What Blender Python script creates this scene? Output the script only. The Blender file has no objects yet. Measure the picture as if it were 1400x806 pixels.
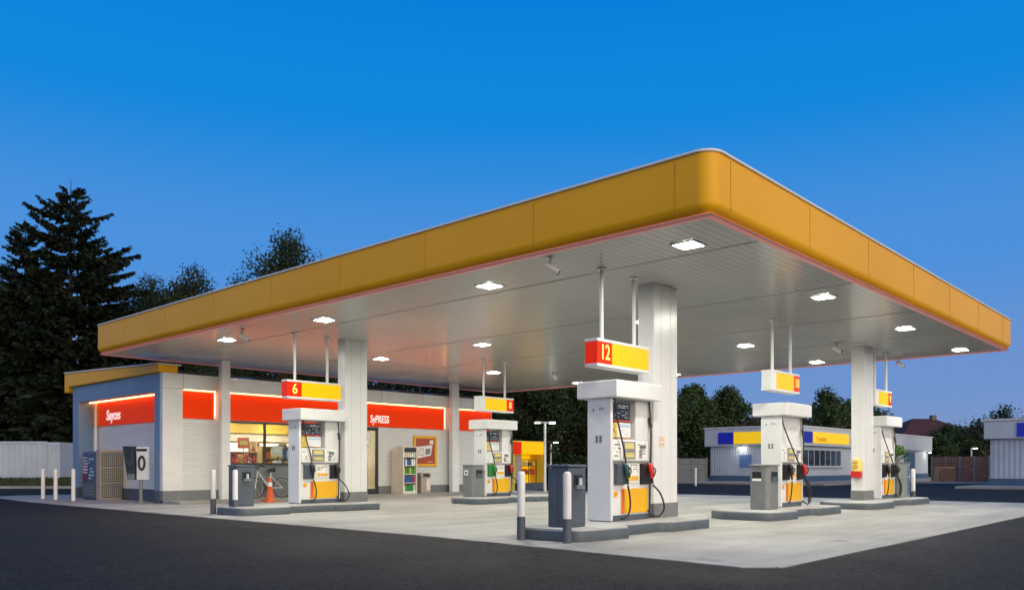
import bpy, bmesh, math, random
from mathutils import Vector, Matrix
from math import radians as R, sin, cos, pi
random.seed(7)
sc = bpy.context.scene
COL = sc.collection

# ------------------------------------------------------------------ materials
def mat(name, color, rough=0.5, metal=0.0, var=0.0, vscale=3.0, emit=None, estr=0.0, bump=0.0, bscale=60.0,
        spec=0.5, coat=0.0, alpha=None, trans=0.0, dirt=0.0, dscale=1.2):
    m = bpy.data.materials.new(name); m.use_nodes = True
    nt = m.node_tree; N = nt.nodes; L = nt.links
    b = N['Principled BSDF']
    c = (*color, 1.0)
    b.inputs['Base Color'].default_value = c
    b.inputs['Roughness'].default_value = rough
    b.inputs['Metallic'].default_value = metal
    b.inputs['Specular IOR Level'].default_value = spec
    b.inputs['Coat Weight'].default_value = coat
    b.inputs['Transmission Weight'].default_value = trans
    tc = None
    if var or bump or dirt:
        tc = N.new('ShaderNodeTexCoord')
    out = None
    if var:
        n = N.new('ShaderNodeTexNoise'); n.inputs['Scale'].default_value = vscale; n.inputs['Detail'].default_value = 6
        L.new(tc.outputs['Object'], n.inputs['Vector'])
        r = N.new('ShaderNodeMapRange'); r.inputs[1].default_value = .3; r.inputs[2].default_value = .7
        r.inputs[3].default_value = 1 - var; r.inputs[4].default_value = 1 + var
        L.new(n.outputs[0], r.inputs[0])
        mx = N.new('ShaderNodeVectorMath'); mx.operation = 'SCALE'; mx.inputs[0].default_value = color
        L.new(r.outputs[0], mx.inputs['Scale']); out = mx.outputs[0]
    if dirt:
        n = N.new('ShaderNodeTexNoise'); n.inputs['Scale'].default_value = dscale; n.inputs['Detail'].default_value = 9
        n.inputs['Roughness'].default_value = .7
        L.new(tc.outputs['Object'], n.inputs['Vector'])
        r = N.new('ShaderNodeMapRange'); r.inputs[1].default_value = .5; r.inputs[2].default_value = .78
        r.inputs[3].default_value = 0; r.inputs[4].default_value = dirt
        L.new(n.outputs[0], r.inputs[0])
        mx = N.new('ShaderNodeMix'); mx.data_type = 'RGBA'
        L.new(r.outputs[0], mx.inputs[0])
        if out: L.new(out, mx.inputs[6])
        else: mx.inputs[6].default_value = c
        mx.inputs[7].default_value = (color[0]*.35, color[1]*.33, color[2]*.3, 1)
        out = mx.outputs[2]
    if out: L.new(out, b.inputs['Base Color'])
    if bump:
        n = N.new('ShaderNodeTexNoise'); n.inputs['Scale'].default_value = bscale; n.inputs['Detail'].default_value = 4
        L.new(tc.outputs['Object'], n.inputs['Vector'])
        bp = N.new('ShaderNodeBump'); bp.inputs['Strength'].default_value = bump; bp.inputs['Distance'].default_value = .02
        L.new(n.outputs[0], bp.inputs['Height']); L.new(bp.outputs[0], b.inputs['Normal'])
    if emit:
        b.inputs['Emission Color'].default_value = (*emit, 1); b.inputs['Emission Strength'].default_value = estr
    return m

M = {}
M['white'] = mat('white_paint', (.74, .75, .75), .38, var=.05, vscale=2, dirt=.10)
M['blueshade_panel'] = mat('white_panel_blue_shade', (.17, .27, .42), .42, var=.05, vscale=1.3, dirt=.10)  # white side frame with its bluish sky-lit shade put into the base colour
M['panel'] = mat('white_panel', (.72, .73, .73), .42, var=.06, vscale=1.3, dirt=.3, coat=.1)
M['column'] = mat('column_cladding', (.72, .73, .73), .28, var=.04, vscale=1.3, dirt=.06)
M['grey'] = mat('dark_grey_paint', (.075, .095, .12), .5, var=.12, vscale=4, dirt=.2)
M['midgrey'] = mat('mid_grey_paint', (.17, .18, .185), .5, var=.1, vscale=4, dirt=.2)
M['navy'] = mat('slate_plastic', (.075, .095, .125), .42, var=.12, vscale=3, dirt=.15)
M['black'] = mat('black_rubber', (.012, .012, .014), .45)
M['darkgreen'] = mat('dark_green_plastic', (.01, .06, .05), .4)
M['green'] = mat('green_plastic', (.03, .22, .05), .4)
M['red'] = mat('red_plastic', (.55, .02, .015), .35)
M['orange'] = mat('orange_plastic', (.75, .13, .02), .45, var=.08)
M['yellow'] = mat('yellow_panel', (.82, .44, .01), .35, var=.05, vscale=3, dirt=.08)
M['paleyellow'] = mat('pale_yellow', (.75, .6, .12), .5)
M['fascia'] = mat('mustard_cladding', (.88, .45, .008), .46, var=.04, vscale=.45, dirt=.05, dscale=.5, spec=.3)
M['coping'] = mat('coping_metal', (.75, .77, .78), .4)
M['seam'] = mat('fascia_seam', (.5, .26, .008), .7)
M['joint'] = mat('grey_joint', (.22, .22, .22), .7)
M['midjoint'] = mat('faint_joint', (.5, .5, .5), .6)
M['steel'] = mat('brushed_steel', (.55, .56, .57), .35, metal=.8)
M['lens'] = mat('camera_glass', (.02, .02, .025), .1)
M['pinkstrip'] = mat('red_edge_strip', (.62, .27, .25), .4, emit=(1, .36, .32), estr=.18)
M['screen'] = mat('pump_screen', (.45, .38, .12), .25, emit=(1, .85, .35), estr=.28)
M['print'] = mat('grey_print', (.16, .17, .2), .6)
M['redprint'] = mat('red_print', (.5, .05, .03), .6)
M['blueprint'] = mat('blue_print', (.10, .2, .42), .6)
M['lightblue'] = mat('light_blue_print', (.42, .55, .68), .6)
M['ad_dark'] = mat('dark_ad_print', (.03, .04, .05), .35, var=.6, vscale=9)
M['sign_y'] = mat('lit_yellow_face', (.42, .21, .0), .4, spec=.2, emit=(1, .52, .0), estr=.82)
M['sign_r'] = mat('lit_red_face', (.42, .012, .002), .4, spec=.2, emit=(1, .03, .002), estr=.45)
M['sign_num'] = mat('lit_number', (.9, .6, .1), .4, emit=(1, .62, .08), estr=.7)
M['redband'] = mat('red_band_added_glow', (.66, .024, .0), .55, spec=.15, emit=(1, .06, .0), estr=.30)  # brightness of the LED-lit bands put in as an even emission of their own
M['orangeband'] = mat('orange_band', (.75, .2, .01), .4)
M['led'] = mat('warm_led_strip', (.9, .8, .6), .5, emit=(1, .42, .13), estr=12)
M['lettering'] = mat('lit_lettering', (.9, .8, .78), .5, emit=(1, .82, .78), estr=.55)
M['lamp'] = mat('canopy_lamp_glass', (.9, .9, .9), .4, emit=(1, .985, .86), estr=330)
M['smalllamp'] = mat('small_lamp_glass', (.9, .9, .9), .4, emit=(1, .93, .75), estr=60)
M['dimlamp'] = mat('dim_lamp_glass', (.9, .9, .9), .4, emit=(.92, 1, .95), estr=3)
M['poledlamp'] = mat('post_lamp_glass', (.9, .9, .9), .4, emit=(.92, 1, .95), estr=25)
M['inlamp'] = mat('shop_lamp_glass', (.9, .9, .9), .4, emit=(1, .9, .7), estr=80)
M['inwall'] = mat('shop_inner_wall', (.5, .42, .28), .7, var=.1)
M['inyellow'] = mat('shop_yellow_board', (.36, .23, .015), .6)
M['infloor'] = mat('shop_floor', (.3, .27, .22), .4, var=.1)
M['wood'] = mat('shelf_wood', (.42, .27, .13), .6, var=.2)
M['darkframe'] = mat('door_frame_metal', (.05, .05, .05), .4, metal=.3)
M['tan'] = mat('tan_metal', (.38, .32, .26), .55, var=.12, dirt=.2)
M['beige'] = mat('beige_panel', (.74, .66, .56), .6, var=.06)
M['rust'] = mat('poster_red', (.42, .07, .03), .5)
M['bluesign'] = mat('blue_sign_face', (.012, .02, .28), .4, emit=(.01, .02, .5), estr=.25)
M['yellowsign2'] = mat('far_yellow_sign', (.8, .5, .01), .4, emit=(1, .6, 0), estr=.55)
M['bluebase'] = mat('blue_base_paint', (.05, .11, .2), .6, var=.1)
M['bldg'] = mat('grey_white_cladding', (.50, .57, .65), .55, var=.05, vscale=.8, dirt=.12)
M['corr'] = mat('white_steel', (.42, .49, .58), .5, var=.06, vscale=.7, dirt=.2)
M['fencewood'] = mat('brown_fence_boards', (.17, .10, .08), .8, var=.2, vscale=1.5, dirt=.3)
M['roof'] = mat('red_roof_tiles', (.055, .017, .016), .85, var=.25, vscale=1.5, bump=.4, bscale=6)
M['housewall'] = mat('house_wall', (.15, .12, .11), .8, var=.1)
M['bark'] = mat('bark', (.055, .04, .03), .9, var=.3, vscale=6, bump=.5, bscale=15)
M['lockeryellow'] = mat('locker_yellow', (.45, .38, .06), .6)
M['kioskyellow'] = mat('kiosk_yellow', (.85, .62, .06), .45)
M['terracotta'] = mat('pot', (.2, .2, .19), .7)
M['rubber'] = mat('tyre', (.015, .015, .016), .7)
M['silver'] = mat('bike_frame', (.62, .63, .64), .3, metal=.4)
M['card'] = mat('white_card', (.8, .8, .78), .5)

def leaf_mat(name, c, var=.45):
    m = mat(name, c, .65, var=var, vscale=2.2, spec=.25)
    return m
M['spruce'] = leaf_mat('spruce_needles', (.014, .024, .012))
M['leaf_a'] = leaf_mat('leaf_dark', (.022, .038, .013))
M['leaf_b'] = leaf_mat('leaf_mid', (.042, .074, .022))
M['leaf_c'] = leaf_mat('leaf_bush', (.07, .14, .03))

def glass(name, tint=(.9, .95, .95)):
    m = bpy.data.materials.new(name); m.use_nodes = True
    nt = m.node_tree; N = nt.nodes; L = nt.links; N.remove(N['Principled BSDF'])
    t = N.new('ShaderNodeBsdfTransparent'); t.inputs[0].default_value = (*tint, 1)
    g = N.new('ShaderNodeBsdfGlossy'); g.inputs['Roughness'].default_value = .03
    f = N.new('ShaderNodeFresnel'); f.inputs[0].default_value = 1.45
    mx = N.new('ShaderNodeMixShader')
    L.new(f.outputs[0], mx.inputs[0]); L.new(t.outputs[0], mx.inputs[1]); L.new(g.outputs[0], mx.inputs[2])
    L.new(mx.outputs[0], N['Material Output'].inputs[0]); return m
M['glass'] = glass('window_glass')
M['darkglass'] = mat('dark_window', (.03, .04, .05), .08)

def asphalt():
    m = mat('asphalt', (.0195, .0182, .0172), .85, spec=.2)
    nt = m.node_tree; N = nt.nodes; L = nt.links; b = N['Principled BSDF']
    tc = N.new('ShaderNodeTexCoord')
    def noise(s, d=6, r=.6):
        n = N.new('ShaderNodeTexNoise'); n.inputs['Scale'].default_value = s; n.inputs['Detail'].default_value = d
        n.inputs['Roughness'].default_value = r; L.new(tc.outputs['Object'], n.inputs['Vector']); return n
    a = noise(.35, 8, .65); f = noise(70, 3, .7); s = noise(2.2, 8, .7)
    def rng(n, lo, hi, o0, o1):
        r = N.new('ShaderNodeMapRange'); r.inputs[1].default_value = lo; r.inputs[2].default_value = hi
        r.inputs[3].default_value = o0; r.inputs[4].default_value = o1; L.new(n.outputs[0], r.inputs[0]); return r
    def mul(x, y):
        k = N.new('ShaderNodeMath'); k.operation = 'MULTIPLY'; L.new(x.outputs[0], k.inputs[0]); L.new(y.outputs[0], k.inputs[1]); return k
    sp2 = noise(9, 3, .75); sp3 = noise(28, 2, .8)
    vo = N.new('ShaderNodeTexVoronoi'); vo.feature = 'DISTANCE_TO_EDGE'; vo.inputs['Scale'].default_value = .22
    dm = N.new('ShaderNodeVectorMath'); dm.operation = 'MULTIPLY_ADD'; dn = noise(1.1, 8, .7)
    L.new(dn.outputs['Color'], dm.inputs[0]); dm.inputs[1].default_value = (1.6, 1.6, 0); L.new(tc.outputs['Object'], dm.inputs[2]); L.new(dm.outputs[0], vo.inputs['Vector'])
    ck_ = rng(vo, .0, .006, .45, 1.0)
    pt = N.new('ShaderNodeTexVoronoi'); pt.inputs['Scale'].default_value = 55; L.new(tc.outputs['Object'], pt.inputs['Vector'])
    k = mul(mul(rng(a, .3, .7, .6, 1.45), rng(f, .3, .7, .4, 1.7)), mul(rng(s, .35, .65, .8, 1.2), mul(ck_, mul(mul(rng(sp2, .36, .64, .5, 1.6), rng(sp3, .38, .62, .45, 1.7)), rng(pt, .0, .5, 1.5, .7)))))
    v = N.new('ShaderNodeVectorMath'); v.operation = 'SCALE'; v.inputs[0].default_value = (.0195, .0182, .0172)
    L.new(k.outputs[0], v.inputs['Scale']); L.new(v.outputs[0], b.inputs['Base Color'])
    L.new(rng(a, .35, .65, .72, .92).outputs[0], b.inputs['Roughness'])
    bp = N.new('ShaderNodeBump'); bp.inputs['Strength'].default_value = .6; bp.inputs['Distance'].default_value = .02
    L.new(sp3.outputs[0], bp.inputs['Height']); L.new(bp.outputs[0], b.inputs['Normal'])
    return m
M['asphalt'] = asphalt()

def concrete(name, base, stain=.35, joints=True):
    m = mat(name, base, .7, spec=.35)
    nt = m.node_tree; N = nt.nodes; L = nt.links; b = N['Principled BSDF']
    tc = N.new('ShaderNodeTexCoord')
    mp = N.new('ShaderNodeMapping'); mp.inputs['Scale'].default_value = (.32, 1.1, 1); mp.inputs['Rotation'].default_value = (0, 0, R(8))
    L.new(tc.outputs['Object'], mp.inputs[0])
    def noise(s, d, src, r=.6):
        n = N.new('ShaderNodeTexNoise'); n.inputs['Scale'].default_value = s; n.inputs['Detail'].default_value = d
        n.inputs['Roughness'].default_value = r; L.new(src, n.inputs['Vector']); return n
    a = noise(.8, 8, mp.outputs[0], .62); g = noise(.28, 5, tc.outputs['Object']); f = noise(45, 4, tc.outputs['Object'], .7)
    def rng(n, lo, hi, o0, o1):
        r = N.new('ShaderNodeMapRange'); r.inputs[1].default_value = lo; r.inputs[2].default_value = hi
        r.inputs[3].default_value = o0; r.inputs[4].default_value = o1; L.new(n.outputs[0], r.inputs[0]); return r
    def mul(x, y):
        k = N.new('ShaderNodeMath'); k.operation = 'MULTIPLY'; L.new(x.outputs[0], k.inputs[0]); L.new(y.outputs[0], k.inputs[1]); return k
    k = mul(mul(rng(a, .3, .72, 1 - stain, 1.12), rng(f, .3, .7, .88, 1.1)), rng(g, .35, .65, .88, 1.08))
    if joints:
        oi = noise(1.3, 3, tc.outputs['Object'], .5); k = mul(k, rng(oi, .62, .78, 1.0, .62))
        dr = N.new('ShaderNodeTexVoronoi'); dr.inputs['Scale'].default_value = 1.7; L.new(tc.outputs['Object'], dr.inputs['Vector'])
        k = mul(k, rng(dr, .03, .10, .66, 1.0))
        st = N.new('ShaderNodeMapping'); st.inputs['Scale'].default_value = (.12, 2.6, 1); L.new(tc.outputs['Object'], st.inputs[0])
        sn = noise(1.0, 5, st.outputs[0], .6); k = mul(k, rng(sn, .5, .75, 1.0, .78))
        br = N.new('ShaderNodeTexBrick'); br.offset = 0; br.inputs['Scale'].default_value = 1
        br.inputs['Brick Width'].default_value = 4.6; br.inputs['Row Height'].default_value = 4.6
        br.inputs['Mortar Size'].default_value = .012; br.inputs['Color1'].default_value = (1, 1, 1, 1)
        br.inputs['Color2'].default_value = (.94, .94, .94, 1); br.inputs['Mortar'].default_value = (.5, .5, .5, 1)
        mp2 = N.new('ShaderNodeMapping'); mp2.inputs['Location'].default_value = (.3, .62, 0)
        L.new(tc.outputs['Object'], mp2.inputs[0]); L.new(mp2.outputs[0], br.inputs['Vector'])
        k = mul(k, br)
    v = N.new('ShaderNodeVectorMath'); v.operation = 'SCALE'; v.inputs[0].default_value = base
    L.new(k.outputs[0], v.inputs['Scale']); L.new(v.outputs[0], b.inputs['Base Color'])
    L.new(rng(a, .3, .7, .5, .8).outputs[0], b.inputs['Roughness'])
    bp = N.new('ShaderNodeBump'); bp.inputs['Strength'].default_value = .25; bp.inputs['Distance'].default_value = .01
    L.new(f.outputs[0], bp.inputs['Height']); L.new(bp.outputs[0], b.inputs['Normal'])
    return m
M['concrete'] = concrete('forecourt_concrete', (.45, .44, .405), .42)
M['kerb'] = concrete('pavement_concrete', (.33, .32, .30), .25, False)
M['island'] = mat('island_paint', (.085, .105, .125), .5, var=.15, vscale=2.5, dirt=.3, dscale=2)
M['islandtop'] = concrete('island_top_concrete', (.43, .43, .42), .25, False)

def soffit_mat():   # white metal slats running along X, glossy enough to mirror the signs
    m = mat('soffit_slats', (.5, .5, .48), .22, spec=.7)
    nt = m.node_tree; N = nt.nodes; L = nt.links; b = N['Principled BSDF']
    tc = N.new('ShaderNodeTexCoord'); sp = N.new('ShaderNodeSeparateXYZ'); L.new(tc.outputs['Object'], sp.inputs[0])
    w = N.new('ShaderNodeMath'); w.operation = 'PINGPONG'; w.inputs[1].default_value = .075; L.new(sp.outputs[1], w.inputs[0])
    r = N.new('ShaderNodeMapRange'); r.inputs[1].default_value = 0; r.inputs[2].default_value = .012
    r.inputs[3].default_value = .52; r.inputs[4].default_value = 1; L.new(w.outputs[0], r.inputs[0])
    n = N.new('ShaderNodeTexNoise'); n.inputs['Scale'].default_value = .5; n.inputs['Detail'].default_value = 5
    L.new(tc.outputs['Object'], n.inputs['Vector'])
    r2 = N.new('ShaderNodeMapRange'); r2.inputs[1].default_value = .3; r2.inputs[2].default_value = .7
    r2.inputs[3].default_value = .93; r2.inputs[4].default_value = 1.05; L.new(n.outputs[0], r2.inputs[0])
    k = N.new('ShaderNodeMath'); k.operation = 'MULTIPLY'; L.new(r.outputs[0], k.inputs[0]); L.new(r2.outputs[0], k.inputs[1])
    v = N.new('ShaderNodeVectorMath'); v.operation = 'SCALE'; v.inputs[0].default_value = (.52, .525, .50)
    L.new(k.outputs[0], v.inputs['Scale']); L.new(v.outputs[0], b.inputs['Base Color'])
    bp = N.new('ShaderNodeBump'); bp.inputs['Strength'].default_value = .35; bp.inputs['Distance'].default_value = .01
    L.new(r.outputs[0], bp.inputs['Height']); L.new(bp.outputs[0], b.inputs['Normal'])
    return m
M['soffit'] = soffit_mat()

def siding_mat():   # white horizontal boards with fine joints
    m = mat('white_siding', (.7, .7, .69), .45)
    nt = m.node_tree; N = nt.nodes; L = nt.links; b = N['Principled BSDF']
    tc = N.new('ShaderNodeTexCoord'); sp = N.new('ShaderNodeSeparateXYZ'); L.new(tc.outputs['Object'], sp.inputs[0])
    ad = N.new('ShaderNodeMath'); ad.operation = 'ADD'; L.new(sp.outputs[0], ad.inputs[0]); L.new(sp.outputs[1], ad.inputs[1])
    cb = N.new('ShaderNodeCombineXYZ'); L.new(ad.outputs[0], cb.inputs[0]); L.new(sp.outputs[2], cb.inputs[1])
    br = N.new('ShaderNodeTexBrick'); br.inputs['Scale'].default_value = 1; br.inputs['Brick Width'].default_value = .6
    br.inputs['Row Height'].default_value = .1; br.inputs['Mortar Size'].default_value = .006
    br.inputs['Color1'].default_value = (.7, .7, .69, 1); br.inputs['Color2'].default_value = (.66, .66, .65, 1)
    br.inputs['Mortar'].default_value = (.55, .55, .55, 1)
    L.new(cb.outputs[0], br.inputs['Vector']); L.new(br.outputs[0], b.inputs['Base Color'])
    bp = N.new('ShaderNodeBump'); bp.inputs['Strength'].default_value = .4; bp.inputs['Distance'].default_value = .008; bp.invert = True
    L.new(br.outputs[1], bp.inputs['Height']); L.new(bp.outputs[0], b.inputs['Normal'])
    return m
M['siding'] = siding_mat()

# ------------------------------------------------------------------ mesh helper
class MB:
    def __init__(s): s.v = []; s.f = []; s.m = []; s.sm = []
    def add(s, vs, fs, m=0, smooth=False):
        o = len(s.v); s.v += [tuple(p) for p in vs]
        for f in fs: s.f.append(tuple(i + o for i in f)); s.m.append(m); s.sm.append(smooth)
        return s
    def box(s, x0, x1, y0, y1, z0, z1, m=0):
        vs = [(x, y, z) for x in (x0, x1) for y in (y0, y1) for z in (z0, z1)]
        return s.add(vs, [(0, 1, 3, 2), (4, 6, 7, 5), (0, 4, 5, 1), (2, 3, 7, 6), (0, 2, 6, 4), (1, 5, 7, 3)], m)
    def prism(s, poly, z0, z1, m=0, top=None):          # poly CCW in xy
        n = len(poly); vs = [(x, y, z0) for x, y in poly] + [(x, y, z1) for x, y in poly]
        s.add(vs, [tuple(range(n - 1, -1, -1))] + [(i, (i + 1) % n, n + (i + 1) % n, n + i) for i in range(n)], m)
        return s.add(vs[n:], [tuple(range(n))], m if top is None else top)
    def prism_ax(s, poly, a0, a1, axis, m=0):           # poly of (p,q); axis 'x': p=y,q=z ; axis 'y': p=x,q=z
        n = len(poly)
        P = (lambda p, q, a: (a, p, q)) if axis == 'x' else (lambda p, q, a: (p, a, q))
        vs = [P(p, q, a0) for p, q in poly] + [P(p, q, a1) for p, q in poly]
        return s.add(vs, [tuple(range(n - 1, -1, -1)), tuple(range(n, 2 * n))] + [(i, (i + 1) % n, n + (i + 1) % n, n + i) for i in range(n)], m)
    def tube(s, pts, r, n=8, m=0, cap=True):
        pts = [Vector(p) for p in pts]; rr = r if isinstance(r, (list, tuple)) else [r] * len(pts)
        rings = []; up0 = None
        for i, p in enumerate(pts):
            d = (pts[min(i + 1, len(pts) - 1)] - pts[max(i - 1, 0)]).normalized()
            if up0 is None:
                up0 = Vector((0, 0, 1)) if abs(d.z) < .9 else Vector((1, 0, 0))
            a = d.cross(up0)
            if a.length < 1e-4: a = d.cross(Vector((0, 1, 0)))
            a.normalize(); b = a.cross(d).normalized(); up0 = b
            rings.append([p + (a * cos(2 * pi * k / n) + b * sin(2 * pi * k / n)) * rr[i] for k in range(n)])
        vs = [q for g in rings for q in g]; fs = []
        for i in range(len(pts) - 1):
            for k in range(n):
                k2 = (k + 1) % n; fs.append((i * n + k, i * n + k2, (i + 1) * n + k2, (i + 1) * n + k))
        s.add(vs, fs, m, True)
        if cap:
            s.add(rings[0], [tuple(range(n - 1, -1, -1))], m); s.add(rings[-1], [tuple(range(n))], m)
        return s
    def cyl(s, x, y, z0, z1, r0, r1=None, n=20, m=0):
        return s.tube([(x, y, z0), (x, y, z1)], [r0, r0 if r1 is None else r1], n, m)
    def ball(s, c, r, m=0, n=10, sz=1.0):
        vs = []; fs = []; k = n // 2 + 1
        for i in range(k):
            t = pi * i / (k - 1)
            for j in range(n):
                a = 2 * pi * j / n; vs.append((c[0] + r * sin(t) * cos(a), c[1] + r * sin(t) * sin(a), c[2] + r * sz * cos(t)))
        for i in range(k - 1):
            for j in range(n):
                fs.append((i * n + j, (i + 1) * n + j, (i + 1) * n + (j + 1) % n, i * n + (j + 1) % n))
        return s.add(vs, fs, m, True)
    def build(s, name, mats, parent=None, bevel=0.0, loc=None, seg=2):
        me = bpy.data.meshes.new(name); me.from_pydata(s.v, [], s.f)
        for m in (mats if isinstance(mats, (list, tuple)) else [mats]): me.materials.append(m)
        me.polygons.foreach_set('material_index', s.m); me.polygons.foreach_set('use_smooth', s.sm); me.update()
        if bevel:
            bm = bmesh.new(); bm.from_mesh(me); bmesh.ops.remove_doubles(bm, verts=bm.verts, dist=1e-5)
            bmesh.ops.recalc_face_normals(bm, faces=bm.faces)
            es = [e for e in bm.edges if len(e.link_faces) == 2 and e.calc_face_angle(0) > .6]
            bmesh.ops.bevel(bm, geom=es, offset=bevel, segments=seg, affect='EDGES', profile=.5, clamp_overlap=True)
            bm.to_mesh(me); bm.free()
        o = bpy.data.objects.new(name, me); COL.objects.link(o)
        if parent: o.parent = parent
        if loc: o.location = loc
        return o

def tag(o, label=None, cat=None, group=None, kind=None):
    if label: o['label'] = label
    if cat: o['category'] = cat
    if group: o['group'] = group
    if kind: o['kind'] = kind
    return o
def empty(name, loc, label, cat, group=None, rz=0):
    o = bpy.data.objects.new(name, None); COL.objects.link(o); o.location = loc; o.rotation_euler[2] = rz
    o.empty_display_size = .2
    return tag(o, label, cat, group)
def kids(o): return [c for c in bpy.data.objects if c.parent == o]
def copy_tree(o, loc=None, label=None, group=None, parent=None, rz=None, scale=None):
    c = o.copy(); COL.objects.link(c); c.parent = parent
    if loc: c.location = loc
    if rz is not None: c.rotation_euler[2] = rz
    if scale: c.scale = scale
    if label: c['label'] = label
    if group: c['group'] = group
    for ch in kids(o): copy_tree(ch, parent=c)
    return c
def text(name, body, size, m, parent, loc, rot, depth=.006, offset=0.0, shear=0.0, sx=1.0):
    cu = bpy.data.curves.new(name, 'FONT'); cu.body = body; cu.size = size; cu.extrude = depth
    cu.offset = offset; cu.shear = shear; cu.align_x = 'CENTER'; cu.align_y = 'CENTER'; cu.resolution_u = 4
    t = bpy.data.objects.new(name, cu); COL.objects.link(t)
    me = bpy.data.meshes.new_from_object(t.evaluated_get(bpy.context.evaluated_depsgraph_get()))
    bpy.data.objects.remove(t); bpy.data.curves.remove(cu)
    me.materials.clear(); me.materials.append(m)
    o = bpy.data.objects.new(name, me); COL.objects.link(o); o.parent = parent
    o.location = loc; o.rotation_euler = rot; o.scale = (sx, 1, 1); return o
FRONT = (pi / 2, 0, 0)            # readable from the -Y side
SIDE = (pi / 2, 0, -pi / 2)       # readable from the -X side

# camera-like polar placement of far scenery: pixel column of the photo and forward distance -> ground point
YAW = R(42.4)
def far(px, d):
    r = (px - 700) / 1123 * d
    return (d * cos(YAW) + r * sin(YAW), d * sin(YAW) - r * cos(YAW))
def hz(py, d): return 1.15 + (637 - py) / 1123 * d

# ------------------------------------------------------------------ ground
b = MB(); S = 320
b.add([(-S, -S, 0), (S, -S, 0), (S, S, 0), (-S, S, 0)], [(0, 1, 2, 3)])
tag(b.build('ground', M['asphalt']), 'dark asphalt ground around the station', kind='structure')
PZ = .012
pad = [(8.62, 4.36), (8.98, 3.98), (28.9, 4.05), (29.6, 4.6), (29.6, 26.5), (26.6, 33.6), (10.6, 36.0), (9.5, 35.0), (9.05, 29.5), (8.95, 20.5), (9.0, 10)]
b = MB(); b.prism(pad, -.05, PZ); tag(b.build('forecourt', M['concrete']), 'pale concrete forecourt slab', kind='structure')
# raised walkway along the shop front
b = MB(); b.box(11.36, 26.3, 23.72, 24.90, -.02, .1)
tag(b.build('pavement', M['kerb'], bevel=.02), 'raised concrete walkway along the shop front', kind='structure')
# pavements and grass on the far sides
b = MB(); b.box(48.6, 90, 19.2, 44, -.1, .12); b.box(47.0, 70, -4, 11.8, -.1, .12)
b.box(60.0, 61.6, 11.8, 19.2, -.1, .10)
tag(b.build('pavement', M['kerb'], bevel=.03), 'kerbed pavement in front of the far buildings', kind='structure')
b = MB(); L0 = far(-260, 42.5); L1 = far(98, 42.5); L2 = far(100, 43.5); L3 = far(-260, 43.5)
b.prism([L0, L1, L2, L3], -.05, .12)
tag(b.build('kerb', M['kerb']), 'pale kerb in front of the grass bank', kind='structure')
M['grass'] = mat('grass', (.045, .06, .022), .9, var=.35, vscale=1.2, bump=.6, bscale=20)
b = MB(); g0 = far(-420, 43.6); g1 = far(105, 43.6); g2 = far(300, 120); g3 = far(-700, 120)
e0 = far(-420, 47); e1 = far(110, 47)
b.add([(*g0, .1), (*g1, .1), (*e1, .4), (*e0, .4), (*g2, .5), (*g3, .5)], [(0, 1, 2, 3), (3, 2, 4, 5)])
tag(b.build('grass_bank', M['grass']), 'low grass bank under the trees', kind='structure')
b = MB()
for i in range(9000):
    px = random.uniform(-150, 102); d = random.uniform(43.7, 47); x, y = far(px, d); z = .1 + (d - 43.6) / 3.4 * .3
    a = random.uniform(0, pi); h = random.uniform(.08, .22); w = .03
    b.add([(x - w * cos(a), y - w * sin(a), z), (x + w * cos(a), y + w * sin(a), z), (x + random.uniform(-.06, .06), y + random.uniform(-.06, .06), z + h)], [(0, 1, 2)])
tag(b.build('grass', M['grass']), 'short grass on the bank below the white container', 'grass', kind='stuff')

# ------------------------------------------------------------------ canopy
SZ = 4.535                         # soffit height
U0, U1, V0, V1 = 9.84, 27.55, 5.38, 26.05
TZ = 5.41
can = empty('canopy', (0, 0, 0), 'large flat forecourt canopy with mustard yellow fascia, white slatted soffit and white columns', 'canopy')
b = MB(); b.add([(U0 + .06, V0 + .06, SZ), (U1 - .06, V0 + .06, SZ), (U1 - .06, V1 - .06, SZ), (U0 + .06, V1 - .06, SZ)], [(3, 2, 1, 0)])
b.add([(U0 + .3, V0 + .3, TZ - .06), (U1 - .3, V0 + .3, TZ - .06), (U1 - .3, V1 - .3, TZ - .06), (U0 + .3, V1 - .3, TZ - .06)], [(0, 1, 2, 3)], 1)
b.build('soffit', [M['soffit'], M['coping']], can)
b = MB()
for u in (11.62, 15.5, 19.2, 22.9, 26.4):                      # cross joints of the soffit
    b.box(u - .012, u + .012, V0 + .1, V1 - .1, SZ - .004, SZ + .01)
b.build('soffit_joint', M['joint'], can)
def rr_path(u0, u1, v0, v1, r, n=10):                         # rounded rectangle, ccw
    pts = []
    for (cx, cy, a0) in ((u0 + r, v0 + r, pi), (u1 - r, v0 + r, 1.5 * pi), (u1 - r, v1 - r, 0), (u0 + r, v1 - r, .5 * pi)):
        for i in range(n + 1):
            a = a0 + .5 * pi * i / n; pts.append((cx + r * cos(a), cy + r * sin(a)))
    return pts
def band(profile, r=.25):                                       # profile of (inset, z), outer surface
    rings = [rr_path(U0 + i, U1 - i, V0 + i, V1 - i, max(r - i, .05)) for i, z in profile]
    n = len(rings[0]); m = MB(); vs = []
    for (i, z), rg in zip(profile, rings): vs += [(x, y, z) for x, y in rg]
    fs = []
    for k in range(len(profile) - 1):
        for j in range(n):
            fs.append((k * n + j, k * n + (j + 1) % n, (k + 1) * n + (j + 1) % n, (k + 1) * n + j))
    m.add(vs, fs, 0, True); return m
pr = [(.16, SZ + .03)] + [(.16 - .16 * sin(a), SZ + .17 - .14 * cos(a)) for a in [i * pi / 16 for i in range(1, 9)]] + [(0.002, SZ + .5), (.004, TZ - .04)]
b = band(pr)
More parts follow.
